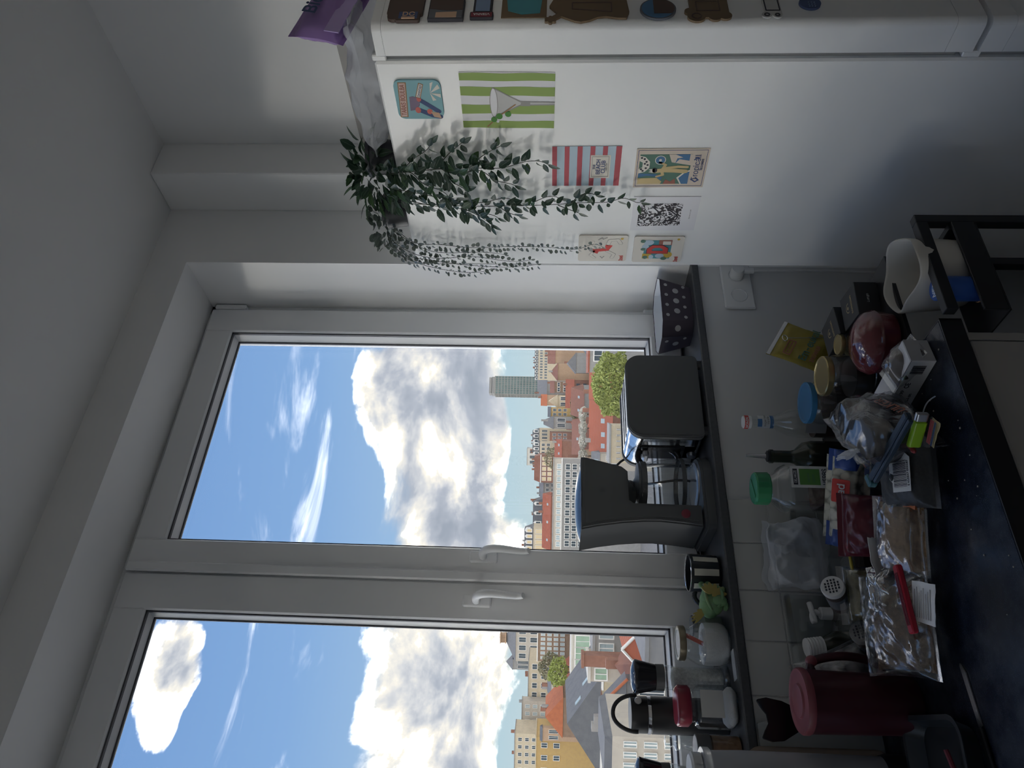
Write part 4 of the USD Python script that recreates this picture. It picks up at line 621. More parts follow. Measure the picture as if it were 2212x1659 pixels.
ye = T('sweet_bag', 'yellow bag of cough sweets leaning against the wall, lettered in green', 'bag', (1.018, 1.425, .898), ry=31, rx=-7); mat('bag_yellow', (.30, .235, .03), .38); P(ye, 'bag', pillow(.115, .135, .022, 12, crumple=.0035), 'bag_yellow', 60); fyl = -.0145
g = lambda m, x, z: lay(m, (x, fyl, z), (1, 0, 0), (0, 0, 1)); P(ye, 'lettering', g(txt('Em-eukal', .017, True, .0006, .098, True), 0, .055), 'ink_forest', False); P(ye, 'lettering', g(txt('INGWER', .009, True, .0006, .052, True), -.02, .034), 'ink_rust', False)
P(ye, 'emblem', g(prism(sbox(-.02, -.006, .02, .006).buffer(.003).difference(sbox(-.018, -.0045, .018, .0045).buffer(.002)), .0006), -.026, .092), 'ink_rust', False); P(ye, 'lettering', g(txt('Dr. Soldan', .0045, True, .0006, .034, True), -.026, .092), 'ink_rust', False); P(ye, 'seal', bx(-.056, -.0018, .126, .056, .0018, .1345), 'ink_white', False)
sq = T('skewer', 'thin wire skewer with a ring handle standing in front of the yellow bag', 'skewer', (1.028, 1.36, SH)); P(sq, 'wire', tube([(0, 0, .0005), (-.004, 0, .118)], .0008, 6), 'steel'); P(sq, 'ring', tube([(-.004 + .008*math.cos(a), 0, .1255 + .0055*math.sin(a)) for a in np.linspace(0, 2*PI, 20, endpoint=False)], .0009, 6, True), 'chrome')
tb = O('tea_bag', trimesh.convex.convex_hull(V([(-.02, -.02, 0), (.02, -.02, 0), (.02, .02, 0), (-.02, .02, 0), (0, .0, .034)])), mat('tea_navy', (.025, .028, .05), .5), 'dark pyramid-shaped tea bag on the rack shelf below the skewer', 'tea bag', (1.02, 1.315, SH), smooth=False)
# bottles along the back
mat('cap_white', (.66, .66, .65), .4); mat('blue_print', (.06, .17, .36), .5); mat('liquid_clear', (.30, .32, .31), .1, transmission_weight=.4)
mo = T('syrup_bottle', 'clear syrup bottle with a red and white cap at the back of the worktop', 'bottle', (.792, 1.485, SH)) if False else T('syrup_bottle', 'clear syrup bottle with a red and white cap at the back of the worktop', 'bottle', (.8635, 1.468, SH))
P(mo, 'glass', lathe([(0, .0006), (.030, .0006), (.034, .005), (.034, .09), (.030, .115), (.017, .145), (.0145, .16), (.0135, .2)], 36), 'jar_glass', 60); P(mo, 'syrup', lathe([(0, .003), (.030, .003), (.032, .008), (.032, .06), (0, .0605)], 28), 'dark_filling', 60, kind='stuff'); P(mo, 'cap', lathe([(0, .1985), (.0148, .1985), (.0148, .205), (0, .205)], 28), 'cap_white'); P(mo, 'cap_band', lathe([(.0146, .2052), (.0153, .2052), (.0153, .214), (.0146, .214)], 28), 'ink_bright_red'); P(mo, 'cap_top', lathe([(0, .2054), (.0144, .2054), (.0146, .215), (.013, .2165), (0, .2165)], 28), 'cap_white')
def wrap(parent, name, r, z0, z1, a0, a1, look, n=10):
    a = np.radians(np.linspace(a0, a1, n)); v = V([(r*math.cos(q), r*math.sin(q), z) for z in (z0, z1) for q in a]); f = []
    for j in range(n - 1): f += [(j, j + 1, n + j + 1), (j, n + j + 1, n + j)]
    P(parent, name, trimesh.Trimesh(v, V(f), process=False), look, True)
def wraptext(parent, s, r, z, h, mid, look, wide=None):
    m = txt(s, h, True, .0003, wide, True); x = m.vertices; a = math.radians(mid) + x[:, 0]/r; rr = r + x[:, 2]; m = m.copy(); m.vertices = np.stack([rr*np.cos(a), rr*np.sin(a), z + x[:, 1]], 1); P(parent, 'lettering', m, look, False)
wrap(mo, 'neck_label', .0152, .150, .185, 180, 330, 'cap_white', 14); wrap(mo, 'label_band', .0155, .150, .158, 180, 330, 'blue_print', 14); wrap(mo, 'label_band', .0155, .176, .186, 200, 270, 'blue_print', 14); wraptext(mo, 'sugar free', .0156, .170, .0048, 262, 'ink_grey'); wraptext(mo, 'vanilla', .0156, .163, .0048, 262, 'ink_grey'); wraptext(mo, 'MONIN', .0154, .2095, .0055, 235, 'cap_white'); wrap(mo, 'label', .0345, .04, .085, 200, 300, 'carton_grey', 14)
mat('bottle_green', (.018, .022, .012), .12, coat_weight=.4)
oi = T('oil_bottle', 'dark green oil bottle with a metal pourer at the back of the worktop', 'bottle', (.775, 1.465, ZK + .0005)); P(oi, 'bottle', lathe([(0, 0), (.032, 0), (.036, .005), (.036, .075), (.032, .095), (.016, .112), (.0135, .122), (.0135, .158), (.0155, .159), (.0155, .166), (0, .166)], 40), 'bottle_green', 50); P(oi, 'stopper', lathe([(0, .1665), (.0125, .1665), (.0125, .171), (.007, .174), (0, .174)], 24), 'rubber_black'); P(oi, 'pourer', tube([(0, 0, .174), (0, 0, .19), (.001, 0, .216)], [.0055, .0045, .0035], 12), 'steel')
mat('cap_green', (.03, .22, .09), .35); mat('label_green', (.10, .26, .06), .5); mat('dried_herb', (.06, .035, .03), .9, c2=(.10, .06, .045), scale=140)
he = T('herb_jar', 'square clear herb jar with a green screw cap and a white label', 'jar', (.690, 1.452, ZK + .0005), rz=-12)
P(he, 'plastic', J(rbox(.086, .084, .150, .014, .0005, .008), lathe([(.052, .150), (.046, .162), (.031, .178), (.0295, .184)], 36)), 'clear_plastic', 40); P(he, 'herbs', rbox(.078, .076, .085, .012, .003, .004), 'dried_herb', 40, kind='stuff'); P(he, 'cap', J(lathe([(0, .1845), (.0335, .1845), (.035, .187), (.0345, .212), (.032, .215), (0, .2155)], 18)), 'cap_green', False); P(he, 'cap_mark', mv(rbox(.05, .008, .0012, .003, b=.0004), (0, 0, .2158), rz=30), 'cap_green', False)
fx = .0445; hl = lambda m, y, z: lay(m, (fx if False else 0, 0, 0), (1, 0, 0), (0, 0, 1)); L2 = lambda m, x, z: lay(m, (x, -.0425, z), (1, 0, 0), (0, 0, 1))
P(he, 'label', L2(bx(-.006, -.07, 0, .040, .07, .0003), 0, .078), 'cap_white', False); P(he, 'label_panel', L2(bx(.0, 0, .0004, .034, .042, .0006), 0, .088), 'label_green', False); P(he, 'label_panel', L2(bx(.0, 0, .0004, .034, .009, .0006), 0, .134), 'ink_black', False); P(he, 'lettering', L2(mv(txt('DELHAIZE', .0055, True, .0002, .026), (.004, .002, .0007)), 0, .134), 'cap_white', False); P(he, 'lettering', L2(mv(txt('HERBS', .010, True, .0003, .034), (0, .0, .0004)), 0, .073), 'ink_black', False); P(he, 'lettering', L2(mv(txt('Laurier', .0045, False, .0002, .018), (.006, .022, .0007)), 0, .088), 'ink_forest', False); P(he, 'lettering', L2(mv(txt('Laurel', .0045, False, .0002, .016), (.006, .012, .0007)), 0, .088), 'ink_forest', False); P(he, 'label_panel', L2(bx(.0, 0, .0004, .026, .020, .0006), 0, .028), 'ink_forest', False); P(he, 'lettering', L2(mv(txt('32 g', .004, True, .0002), (.014, .0, .0007)), 0, .014), 'ink_grey', False)
# bags on the worktop
mk('popcorn_print', {'t': ('texture_coordinate', {}), 'v': ('voronoi_texture', {'scale': 70, 'feature': 'f1'}), 'r': ('rgb_ramp', {'ramp': [(0, (.62, .60, .50)), (.45, (.55, .53, .43)), (.75, (.20, .19, .15)), (1, (.12, .11, .09))]}), 'p': ('principled_bsdf', {'roughness': .35})}, [('t.object', 'v.vector'), ('v.distance', 'r.fac'), ('r.color', 'p.base_color')], 'p.BSDF'); mat('foil_blue', (.03, .07, .26), .28); mat('foil_white', (.6, .6, .6), .3)
nb = T('nut_bag', 'white nut bag with blue ends and a red logo, lying against the herb jar', 'bag', (.615, 1.345, .928), rz=-38, rx=-40, ry=0); bag = pillow(.17, .085, .05, 21, crumple=.004)
vv = bag.vertices; P(nb, 'bag', bag, 'popcorn_print', 60); P(nb, 'bag_end', mv(pillow(.045, .078, .042, 22, crumple=.004), (.075, -.001, .003)), 'foil_blue', 60); P(nb, 'bag_end', mv(pillow(.05, .075, .04, 23, crumple=.004), (-.075, -.001, .004)), 'foil_blue', 60); lg = lambda m, x, z: lay(m, (x, -.0295, z), (1, 0, 0), (0, 0, 1)); P(nb, 'logo', lg(prism(sbox(-.02, -.014, .02, .014).buffer(.003), .001), .02, .045), 'ink_bright_red', False); P(nb, 'lettering', lg(mv(txt('tad', .014, True, .0006, None, True), (0, 0, .0012)), .02, .045), 'cap_white', False)
bb = T('biscuit_bag', 'big dark biscuit bag wrapped in clear film twisted into a white knot', 'bag', (.672, 1.128, .905), rz=35, rx=-16); mat('bag_dark', (.014, .013, .014), .32, c2=(.03, .025, .026), scale=18)
P(bb, 'bag', pillow(.165, .125, .09, 31, crumple=.009), 'bag_dark', 60); P(bb, 'film', mv(wob(pillow(.175, .145, .105, 33, (40, 46), crumple=.014, cs=26), .006, 22, 4), (0, 0, -.004)), 'film_shiny', 60)
kn = wob(mv(prism(Polygon([(-.005, 0), (-.024, .034), (-.012, .030), (0, .045), (.016, .026), (.022, .036), (.006, 0)]), .006), (0, 0, -.003)).subdivide().subdivide().subdivide(), .006, 50, 6); P(bb, 'knot', lay(kn, (-.045, .0, .126), (.9, .3, 0), (-.35, 0, .94)), 'film_milky', 60); P(bb, 'lettering', lay(mv(txt('ULKER', .016, True, .0008, .062, True), rz=18), (-.012, -.0515, .055), (1, 0, 0), (0, 0, 1)), 'ink_rust', False)
P(bb, 'tie', tube(curve([(-.082, -.03, .05), (-.075, -.05, .03), (-.05, -.06, .01), (-.06, -.075, -.0)], 16), .0012, 6), 'film_milky')
cl = T('bag_clip', 'long dark navy bag clip lying across the middle of the heap', 'clip', tuple(on(1928, 970, 2, .985)), rz=107, ry=-5); mat('clip_navy', (.016, .03, .05), .4); P(cl, 'bar', rbox(.155, .014, .011, .004, b=.002), 'clip_navy'); P(cl, 'hinge', mv(rbox(.012, .024, .014, .004, b=.002), (.078, 0, -.001)), mat('clip_teal', (.04, .13, .15), .4)); P(cl, 'bar', mv(rbox(.145, .006, .008, .002, b=.001), (-.003, .011, .001)), 'clip_navy')
lt = T('lighter', 'lime green pocket lighter lying on the dark bags', 'lighter', tuple(on(1981, 935, 2, .958)), rz=-60, ry=0); P(lt, 'body', mv(rbox(.022, .011, .048, .005, b=.002), ry=90, d=(-.026, 0, 0)), mat('lime', (.24, .45, .02), .3, emission_strength=0), 40); P(lt, 'hood', mv(rbox(.020, .010, .014, .004, b=.001), ry=90, d=(.0225, 0, 0)), 'steel')
def slab_thing(name, label, cat, loc, w, h, look, rz=0, rx=0, ry=0, seed=1, th=.0012, amp=.003):
    t = T(name, label, cat, loc, rz=rz, rx=rx, ry=ry); P(t, 'sheet', wob(bx(-w/2, -h/2, 0, w/2, h/2, th).subdivide().subdivide().subdivide().subdivide(), amp, 40, seed), look, 40); return t
sp = slab_thing('sauce_packet', 'small striped yellow and red sauce packet beside the lighter', 'packet', tuple(on(2017, 935, 2, .940)), .045, .022, mat('packet_yellow', (.55, .47, .25), .35), rz=-52, seed=4); [P(sp, 'stripe', mv(bx(-.020, -.0022, .0035, .020, .0022, .0042), (0, y, 0)), 'ink_red' if i else 'ink_navy', False) for i, y in enumerate((-.006, .001, .007))]
O('bow_tie', J(ball((-.008, 0, .004), (.009, .005, .004)), ball((.008, 0, .004), (.009, .005, .004)), ball((0, 0, .004), (.004, .004, .004))), mat('tie_red', (.20, .02, .02), .5), 'little dark red plastic bow tie clipped to the dark bags', 'clip', tuple(on(1973, 966, 2, .955)), rz=30, smooth=60)
mat('mesh_dark', (.020, .021, .022), .45, c2=(.035, .035, .034), scale=220)
bk = T('rice_bag', 'black bag with a white barcode sticker in the middle of the worktop', 'bag', (.572, 1.088, .924), rz=-20, rx=-74); P(bk, 'bag', pillow(.15, .13, .05, 41, crumple=.006), 'mesh_dark', 60); st = lambda m, x, z: lay(m, (x, -.0305, z), (1, 0, 0), (0, 0, 1))
P(bk, 'sticker', st(prism(Polygon([(-.034, -.022), (.022, -.024), (.034, -.010), (.026, .022), (-.012, .024), (-.018, .018), (-.034, .018)]), .0008), -.012, .048), 'cap_white', False); rb = random.Random(8); P(bk, 'barcode', st(J(*[bx(-.026 + .0019*i, -.015, .001, -.026 + .0019*i + rb.choice((.0005, .0009, .0013)), .014, .0013) for i in range(24)]), -.012, .048), 'ink_black', False, kind='stuff'); P(bk, 'lettering', st(mv(txt('5 413847 002187', .0036, True, .0003, .042, True), (-.004, -.0185, .001)), -.012, .048), 'ink_black', False)
mat('foil_orange', (.42, .12, .04), .25); slab_thing('noodle_packet', 'crumpled orange packet between the black bag and the red foil bag', 'packet', tuple(on(1968, 1064, 2, .945)), .055, .024, 'foil_orange', rz=-35, rx=20, seed=9, th=.004, amp=.005)
mat('foil_red', (.085, .010, .018), .26); mat('nut_brown', (.28, .17, .08), .7, c2=(.16, .09, .04), scale=75, bump=.8, bscale=70); mat('granola', (.17, .105, .055), .8, c2=(.08, .05, .03), scale=110, bump=1, bscale=90)
rf = T('red_foil_bag', 'dark red foil snack bag standing behind the bags of nuts', 'bag', (.535, 1.275, .905), rz=-25, rx=-38); P(rf, 'bag', pillow(.12, .12, .05, 51, crumple=.008), 'foil_red', 60)
clearbag('peanut_bag', 'clear zip bag of nuts with its top edge turned towards the window', 'bag', (.475, 1.175, .925), .14, .11, .042, 'nut_brown', 55, rz=-24, rx=-66); gr = clearbag('granola_bag', 'big clear bag of granola closed by a red clip, nearest the worktop front', 'bag', (.345, 1.215, .932), .17, .16, .055, 'granola', 57, rz=-14, rx=-72, crumple=.010)
rc = T('bag_clip', 'bright red grooved bag clip on the granola bag', 'clip', tuple(on(1963, 1293, 2, .985)), rz=172, ry=4); mat('clip_red', (.36, .012, .03), .35); P(rc, 'bar', rbox(.105, .016, .010, .004, b=.002), 'clip_red'); [P(rc, 'groove', mv(bx(-.040, -.0008, 0, .040, .0008, .0008), (0, y, .0102)), 'ink_wine', False) for y in (-.004, 0, .004)]
lb2 = slab_thing('price_label', 'white printed label on the granola bag below the red clip', 'label', tuple(on(1996, 1302, 2, .975)), .062, .042, 'cap_white', rz=-28, rx=18, seed=12, th=.0008, amp=.002); P(lb2, 'print', J(*[bx(-.024, -.014 + .0042*i, .0016, .022 - .004*(i % 3), -.0128 + .0042*i, .002) for i in range(8)]), 'ink_grey', False, kind='stuff')
slab_thing('paper_strip', 'long pale paper strip curling behind the red clip', 'paper', tuple(on(1897, 1240, 2, .975)), .125, .026, 'carton_white', rz=172, rx=62, seed=14, th=.0008, amp=.006); O('film_tangle', wob(pillow(.12, .07, .05, 61, (44, 40), crumple=.018, cs=40), .008, 40, 7), clear('foil_bright', ior=2.2, rough=.07, base=.5, tint=(.9, .9, .92)), 'glinting crumpled film between the paper strip and the red clip', 'plastic film', (.405, 1.262, .935), rz=-8, rx=-50, smooth=60)
# back row, left half
ct = T('food_box', 'clear plastic food box with a yellow-edged lid under the crumpled bag', 'food box', (.47, 1.475, ZK + .0005), rz=-6); P(ct, 'box', rbox(.20, .13, .060, .02, .0005, .006), 'clear_plastic', 40); P(ct, 'lid', rbox(.208, .138, .008, .022, .0608, .003), 'clear_plastic', 40); P(ct, 'lid_edge', mv(rbox(.05, .006, .006, .002), (.06, -.0705, .0615)), mat('lid_yellow', (.45, .36, .05), .5)); P(ct, 'contents', rbox(.18, .11, .035, .016, .004, .006), 'dark_filling', 40, kind='stuff')
O('plastic_bag', wob(pillow(.15, .13, .09, 71, (44, 44), crumple=.020, cs=24), .012, 24, 5), 'film_milky', 'crumpled clear plastic bag heaped behind the herb jar', 'plastic bag', (.575, 1.515, .965), rz=-10, rx=-25, smooth=60)
clearbag('herb_bag', 'clear bag of olive-green herbs leaning below the clear food box', 'bag', (.445, 1.375, .905), .11, .10, .04, 'herb_fill', 73, rz=-12, rx=-30)
def shaker(label, loc, rz, rx, look, body):
    s = T('shaker', label, 'shaker', loc, rz=rz, rx=rx); P(s, 'jar', lathe([(0, 0), (.019, 0), (.0205, .003), (.0205, .07), (0, .0705)], 32), body, 40); P(s, 'lid', lathe([(0, .0708), (.0218, .0708), (.022, .078), (.0205, .082), (0, .0825)], 32), look, 40); P(s, 'label', lathe([(.0207, .018), (.0208, .018), (.0208, .055), (.0207, .055)], 28), 'ink_slate', False)
    for i in range(5):
        for k in range(5):
            x, y = (i - 2)*.0058, (k - 2)*.0058
            if math.hypot(x, y) < .0135: P(s, 'hole', mv(bx(-.0019, -.0016, 0, .0019, .0016, .0005), (x, y, .0826)), 'ink_black', False)
mat('shaker_grey', (.20, .20, .20), .45); shaker('spice shaker with a white perforated lid lying near the food box', (.435, 1.365, .958), 20, -52, 'cap_white', 'clear_plastic') if False else shaker('spice shaker with a white perforated lid lying near the food box', (.452, 1.470, .972), 10, 62, 'cap_white', 'dark_filling'); shaker('spice shaker with a grey perforated lid beside the red canister', (.37, 1.49, .921), 15, 58, 'shaker_grey', 'dark_filling')
for i, (x, y, z, lab) in enumerate(((.372, 1.395, .9005, 'flat clear jar lid lying below the grey shaker'), (.335, 1.36, .9005, 'flat clear jar lid nearest the red canister'))):
    d = T('jar_lid', lab, 'lid', (x, y, z)); P(d, 'lid', lathe([(0, .001), (.027, .001), (.029, .004), (.029, .012), (.0275, .012), (.027, .004), (0, .004)], 32), 'shaker_grey')
pc = T('pump_cap', 'white pump head standing behind the food box', 'pump', (.455, 1.545, .9005)); P(pc, 'bottle', lathe([(0, 0), (.022, 0), (.024, .004), (.024, .058), (.01, .066), (0, .066)], 28), 'dark_filling'); P(pc, 'collar', lathe([(0, .0665), (.0125, .0665), (.0125, .088), (.011, .09), (0, .09)], 24), 'cap_white'); P(pc, 'spout', tube(curve([(0, 0, .09), (0, 0, .104), (-.012, -.003, .107), (.022, .004, .106)], 14), .006, 8), 'cap_white', 60)
rbt = T('sauce_bottle', 'dark bottle with a ribbed white cap against the tiles', 'bottle', (.40, 1.535, ZK + .0005), rx=0, ry=-8); P(rbt, 'bottle', lathe([(0, 0), (.024, 0), (.026, .004), (.026, .075), (.017, .10), (0, .10)], 30), 'bottle_green'); P(rbt, 'cap', lathe([(0, .1005), (.0195, .1005)] + [q for k in range(5) for q in ((.0195, .102 + .006*k), (.0182, .104 + .006*k), (.0182, .1055 + .006*k), (.0195, .107 + .006*k))] + [(.018, .134), (0, .134)], 32), 'cap_white', 30)
mk('sweets', {'t': ('texture_coordinate', {}), 'v': ('voronoi_texture', {'scale': 52}), 'r': ('rgb_ramp', {'ramp': [(0, (.62, .61, .60)), (.5, (.45, .44, .43)), (.9, (.2, .2, .19)), (1, (.15, .15, .15))]}), 'b': ('bump', {'strength': .8, 'distance': .006, 'invert': True}), 'p': ('principled_bsdf', {'roughness': .5})}, [('t.object', 'v.vector'), ('v.distance', 'r.fac'), ('v.distance', 'b.height'), ('b.normal', 'p.normal'), ('r.color', 'p.base_color')], 'p.BSDF')
clearbag('sweet_bag', 'clear bag of round white sweets propped beside the red canister', 'bag', (.355, 1.475, .915), .10, .165, .045, 'sweets', 77, rz=-12, ry=-24, rx=-6)
mat('canister_red', (.045, .008, .013), .3); mat('canister_pink', (.20, .05, .062), .35); cn = T('canister', 'tall red plastic canister with a pink lid at the left of the worktop', 'canister', (.262, 1.425, ZK + .0005))
P(cn, 'body', lathe([(0, 0), (.048, 0), (.050, .004), (.054, .185), (0, .185)], 44), 'canister_red', 50); P(cn, 'lid', lathe([(0, .1855), (.0555, .1855), (.0565, .188), (.0565, .196), (.054, .199), (.048, .197), (.030, .1975), (.028, .201), (.012, .203), (0, .202)], 44), 'canister_pink', 40); P(cn, 'handle', tube(curve([(.048, .0, .165), (.066, -.002, .166), (.073, -.003, .15), (.073, -.003, .06), (.066, -.002, .045), (.047, 0, .045)], 22), .008, 10), 'canister_red', 60); P(cn, 'handle_tip', ball((.069, -.003, .165), (.010, .010, .011)), 'canister_pink', 60)
sc = T('scraper', 'black plastic scraper with a notched edge standing behind the red canister', 'scraper', (.245, 1.520, 1.03)) if False else T('scraper', 'black plastic scraper with a notched edge standing behind the red canister', 'scraper', (.248, 1.528, ZK + .0005)); P(sc, 'blade', xz(Polygon([(-.034, .24), (-.038, .225), (-.036, .205), (-.010, .16), (.010, .16), (.028, .20), (.033, .228), (.030, .243), (.018, .236), (.008, .228), (-.010, .226), (-.022, .234)]).buffer(.003), -.006, .006, .003), 'gloss_black', 40); P(sc, 'stem', xz(sbox(-.009, 0, .009, .162), -.005, .005, .002), 'gloss_black', 40)
for lab, x0, x1, z in (('clear plastic tray leaning on the wall behind the herb jar', .585, .69, 1.008), ('clear plastic tray leaning on the tiles above the white caps', .335, .50, 1.052)):
    d = T('plastic_tray', lab, 'tray', ((x0 + x1)/2, 1.578, ZK + .0005), rx=3); w = x1 - x0; P(d, 'tray', xz(sbox(-w/2, 0, w/2, z - ZK).buffer(-.012).buffer(.012), -.003, .0), 'clear_plastic', False); P(d, 'rim', xz(sbox(-w/2, z - ZK - .012, w/2, z - ZK).buffer(-.005).buffer(.005), -.009, -.0045), 'clear_plastic', False)
# left edge of the view
mat('board_wood', (.20, .155, .115), .6, c2=(.26, .20, .15), scale=14); bd = T('cutting_board', 'round-cornered wooden cutting board propped against the wall at the left edge', 'cutting board', (.085, 1.555, ZK + .0005), rx=5) if False else T('cutting_board', 'round-cornered wooden cutting board propped against the wall at the left edge', 'cutting board', (.095, 1.560, ZK + .0005), rx=-4)
P(bd, 'board', xz(sbox(-.11, 0, .11, .268).buffer(-.03).buffer(.03, quad_segs=8), -.009, .009, .003), 'board_wood', 40); mat('board_plastic', (.42, .43, .42), .5); wp = T('chopping_mat', 'pale plastic chopping mat standing behind the red canister and the scraper', 'cutting board', (.20, 1.583, ZK + .0005), rx=-1); P(wp, 'mat', xz(sbox(-.05, 0, .05, .235).buffer(-.006).buffer(.006), -.003, .002, .001), 'board_plastic', False)
mat('cloudy_plastic', (.50, .51, .53), .25, transmission_weight=.35); tbt = T('tall_bottle', 'tall cloudy plastic bottle cut off by the left edge of the picture', 'bottle', (.142, 1.475, ZK + .0005)); P(tbt, 'bottle', lathe([(0, 0), (.038, 0), (.042, .006), (.042, .30), (.040, .355), (.045, .36), (.045, .372), (0, .374)], 40), 'cloudy_plastic', 50); P(tbt, 'base_cap', lathe([(.0425, .0005), (.046, .0005), (.046, .05), (.043, .06)], 40), 'rubber_black'); P(tbt, 'cap', lathe([(0, .3745), (.036, .3745), (.036, .39), (.032, .394), (0, .395)], 36), 'ink_light_grey')
mat('tin_dark', (.028, .030, .033), .35, .3); tin = T('roasting_tin', 'dark round-cornered roasting tin at the left edge of the worktop', 'tin', (.10, 1.335, ZK + .0005), rz=-8); W, D = .26, .20
def rr(w, d, r, z): g = sbox(-w/2 + r, -d/2 + r, w/2 - r, d/2 - r).buffer(r, quad_segs=8); return V([(*q, z) for q in list(g.exterior.coords)[:-1]])
P(tin, 'tin', loft([rr(W - .03, D - .03, .03, 0), rr(W - .012, D - .012, .032, .028), rr(W, D, .036, .03), rr(W, D, .036, .032), rr(W - .016, D - .016, .030, .0315), rr(W - .034, D - .034, .028, .004)]), 'tin_dark', 40); P(tin, 'spoon', mv(tube(curve([(-.02, -.05, .008), (.03, -.03, .012), (.08, -.02, .02)], 10), [.004]*10, 8), (0, 0, 0)), 'ink_wine')
kf = T('table_knife', 'steel table knife lying along the front of the roasting tin', 'knife', (.243, 1.222, ZK + .0005), rz=4); P(kf, 'blade', prism(Polygon([(-.045, -.005), (.03, -.006), (.048, .003), (.044, .006), (-.045, .005)]), .002), 'steel', False); P(kf, 'handle', mv(rbox(.085, .012, .006, .004, b=.002), (-.088, 0, 0)), 'gloss_black')
mat('crumb', (.40, .36, .30), .9); rb = random.Random(2)
O('crumbs', J(*[mv(ball((0, 0, .0008), (rb.uniform(.0006, .002),)*2 + (.0008,), 1), (rb.uniform(.25, .78), rb.uniform(1.02, 1.12), ZK)) for _ in range(22)]), 'crumb', 'scattered crumbs along the bare front of the worktop', 'crumbs', kind='stuff')
# ---------------------------------------------------------------- the city outside, 26 m below
GZ = -26.0; YAW = 33.08
FH = V([math.sin(math.radians(YAW)), math.cos(math.radians(YAW)), 0]); RH = V([FH[1], -FH[0], 0])
for nm, c, c2 in (('cream', (.50, .42, .29), (.44, .37, .26)), ('tan', (.40, .27, .17), (.36, .24, .15)), ('ochre', (.42, .28, .10), (.38, .25, .1)), ('stone_grey', (.27, .26, .24), (.24, .23, .21)), ('brick', (.24, .115, .075), (.19, .09, .06)), ('brown', (.19, .125, .08), (.23, .15, .10)), ('white', (.52, .49, .42), (.47, .44, .38)), ('pale', (.42, .37, .30), (.38, .34, .28)),
                  ('slate', (.095, .098, .105), (.12, .122, .126)), ('slate_pale', (.17, .17, .168), (.14, .14, .145)), ('red_tile', (.30, .085, .045), (.24, .07, .04)), ('orange_tile', (.40, .125, .05), (.33, .10, .045)), ('dull_tile', (.19, .085, .06), (.23, .10, .065)), ('asphalt', (.16, .155, .145), (.19, .18, .17))):
    mat('city_' + nm, c, .85, c2=c2, scale=.9, bump=.0)
mk('city_tiles', {'t': ('texture_coordinate', {}), 'w': ('wave_texture', {'scale': 2.2, 'bands_direction': 'z', 'distortion': .6, 'detail': 2}), 'r': ('rgb_ramp', {'ramp': [(0, (.26, .07, .04)), (1, (.37, .11, .055))]}), 'p': ('principled_bsdf', {'roughness': .8})}, [('t.object', 'w.vector'), ('w.fac', 'r.fac'), ('r.color', 'p.base_color')], 'p.BSDF')
mat('city_pane', (.05, .065, .075), .12); mat('city_pane_light', (.30, .36, .36), .25); mat('city_pane_green', (.22, .32, .22), .2, c2=(.30, .40, .30), scale=.3); mat('city_pane_gold', (.60, .46, .24), .4); mat('city_frame', (.62, .60, .55), .5); mat('city_teal', (.07, .12, .115), .2, c2=(.13, .19, .18), scale=.12); mat('city_concrete', (.30, .285, .25), .8)
O('ground', bx(-1500, 8, GZ - 1, 2500, 3000, GZ), 'city_asphalt', kind='structure', smooth=False); O('ground', bx(-400, -600, GZ - 1, 400, 8, GZ - .01), 'city_asphalt', kind='structure', smooth=False)
def anchor(x, y, d): return out(x, y, d)
def gable(w, dp, h, z, over=.0):
    """ridge along x"""
    w2 = w/2 + over; v = [(-w2, -over, z), (w2, -over, z), (w2, dp + over, z), (-w2, dp + over, z), (-w2, dp/2, z + h), (w2, dp/2, z + h)]
    return trimesh.Trimesh(V(v), V([(0, 1, 5), (0, 5, 4), (2, 3, 4), (2, 4, 5), (0, 4, 3), (1, 2, 5), (0, 2, 1), (0, 3, 2)]), process=False)
def gable_front(w, dp, h, z, over=.0):
    w2 = w/2 + over; v = [(-w2, -over, z), (w2, -over, z), (w2, dp, z), (-w2, dp, z), (0, -over, z + h), (0, dp, z + h)]
    return trimesh.Trimesh(V(v), V([(0, 1, 4), (3, 5, 2), (0, 4, 5), (0, 5, 3), (1, 2, 5), (1, 5, 4), (0, 2, 1), (0, 3, 2)]), process=False)
def hip(w, dp, h, z, over=.0, k=.5):
    w2 = w/2 + over; r = max(0, w2 - dp*k); v = [(-w2, -over, z), (w2, -over, z), (w2, dp + over, z), (-w2, dp + over, z), (-r, dp/2, z + h), (r, dp/2, z + h)]
    return trimesh.Trimesh(V(v), V([(0, 1, 5), (0, 5, 4), (2, 3, 4), (2, 4, 5), (0, 4, 3), (1, 2, 5), (0, 2, 1), (0, 3, 2)]), process=False)
def mansard(w, dp, h, z):
    i = h*.32; return trimesh.convex.convex_hull(V([(sx*w/2, y, z) for sx in (-1, 1) for y in (0, dp)] + [(sx*(w/2 - i), y, z + h) for sx in (-1, 1) for y in (i, dp - i)]))
PLOTS = []
def plot(p, w, dp, rz): return affinity.translate(affinity.rotate(sbox(-w/2, 0, w/2, dp), rz, origin=(0, 0)), p[0], p[1])
def clear_depth(p, w, dp, rz):
    """how deep a building can be without running into those built before"""
    while dp > 1.5 and any(plot(p, w*.97, dp, rz).intersects(q) for q in PLOTS): dp *= .85
    PLOTS.append(plot(p, w, dp, rz)); return dp
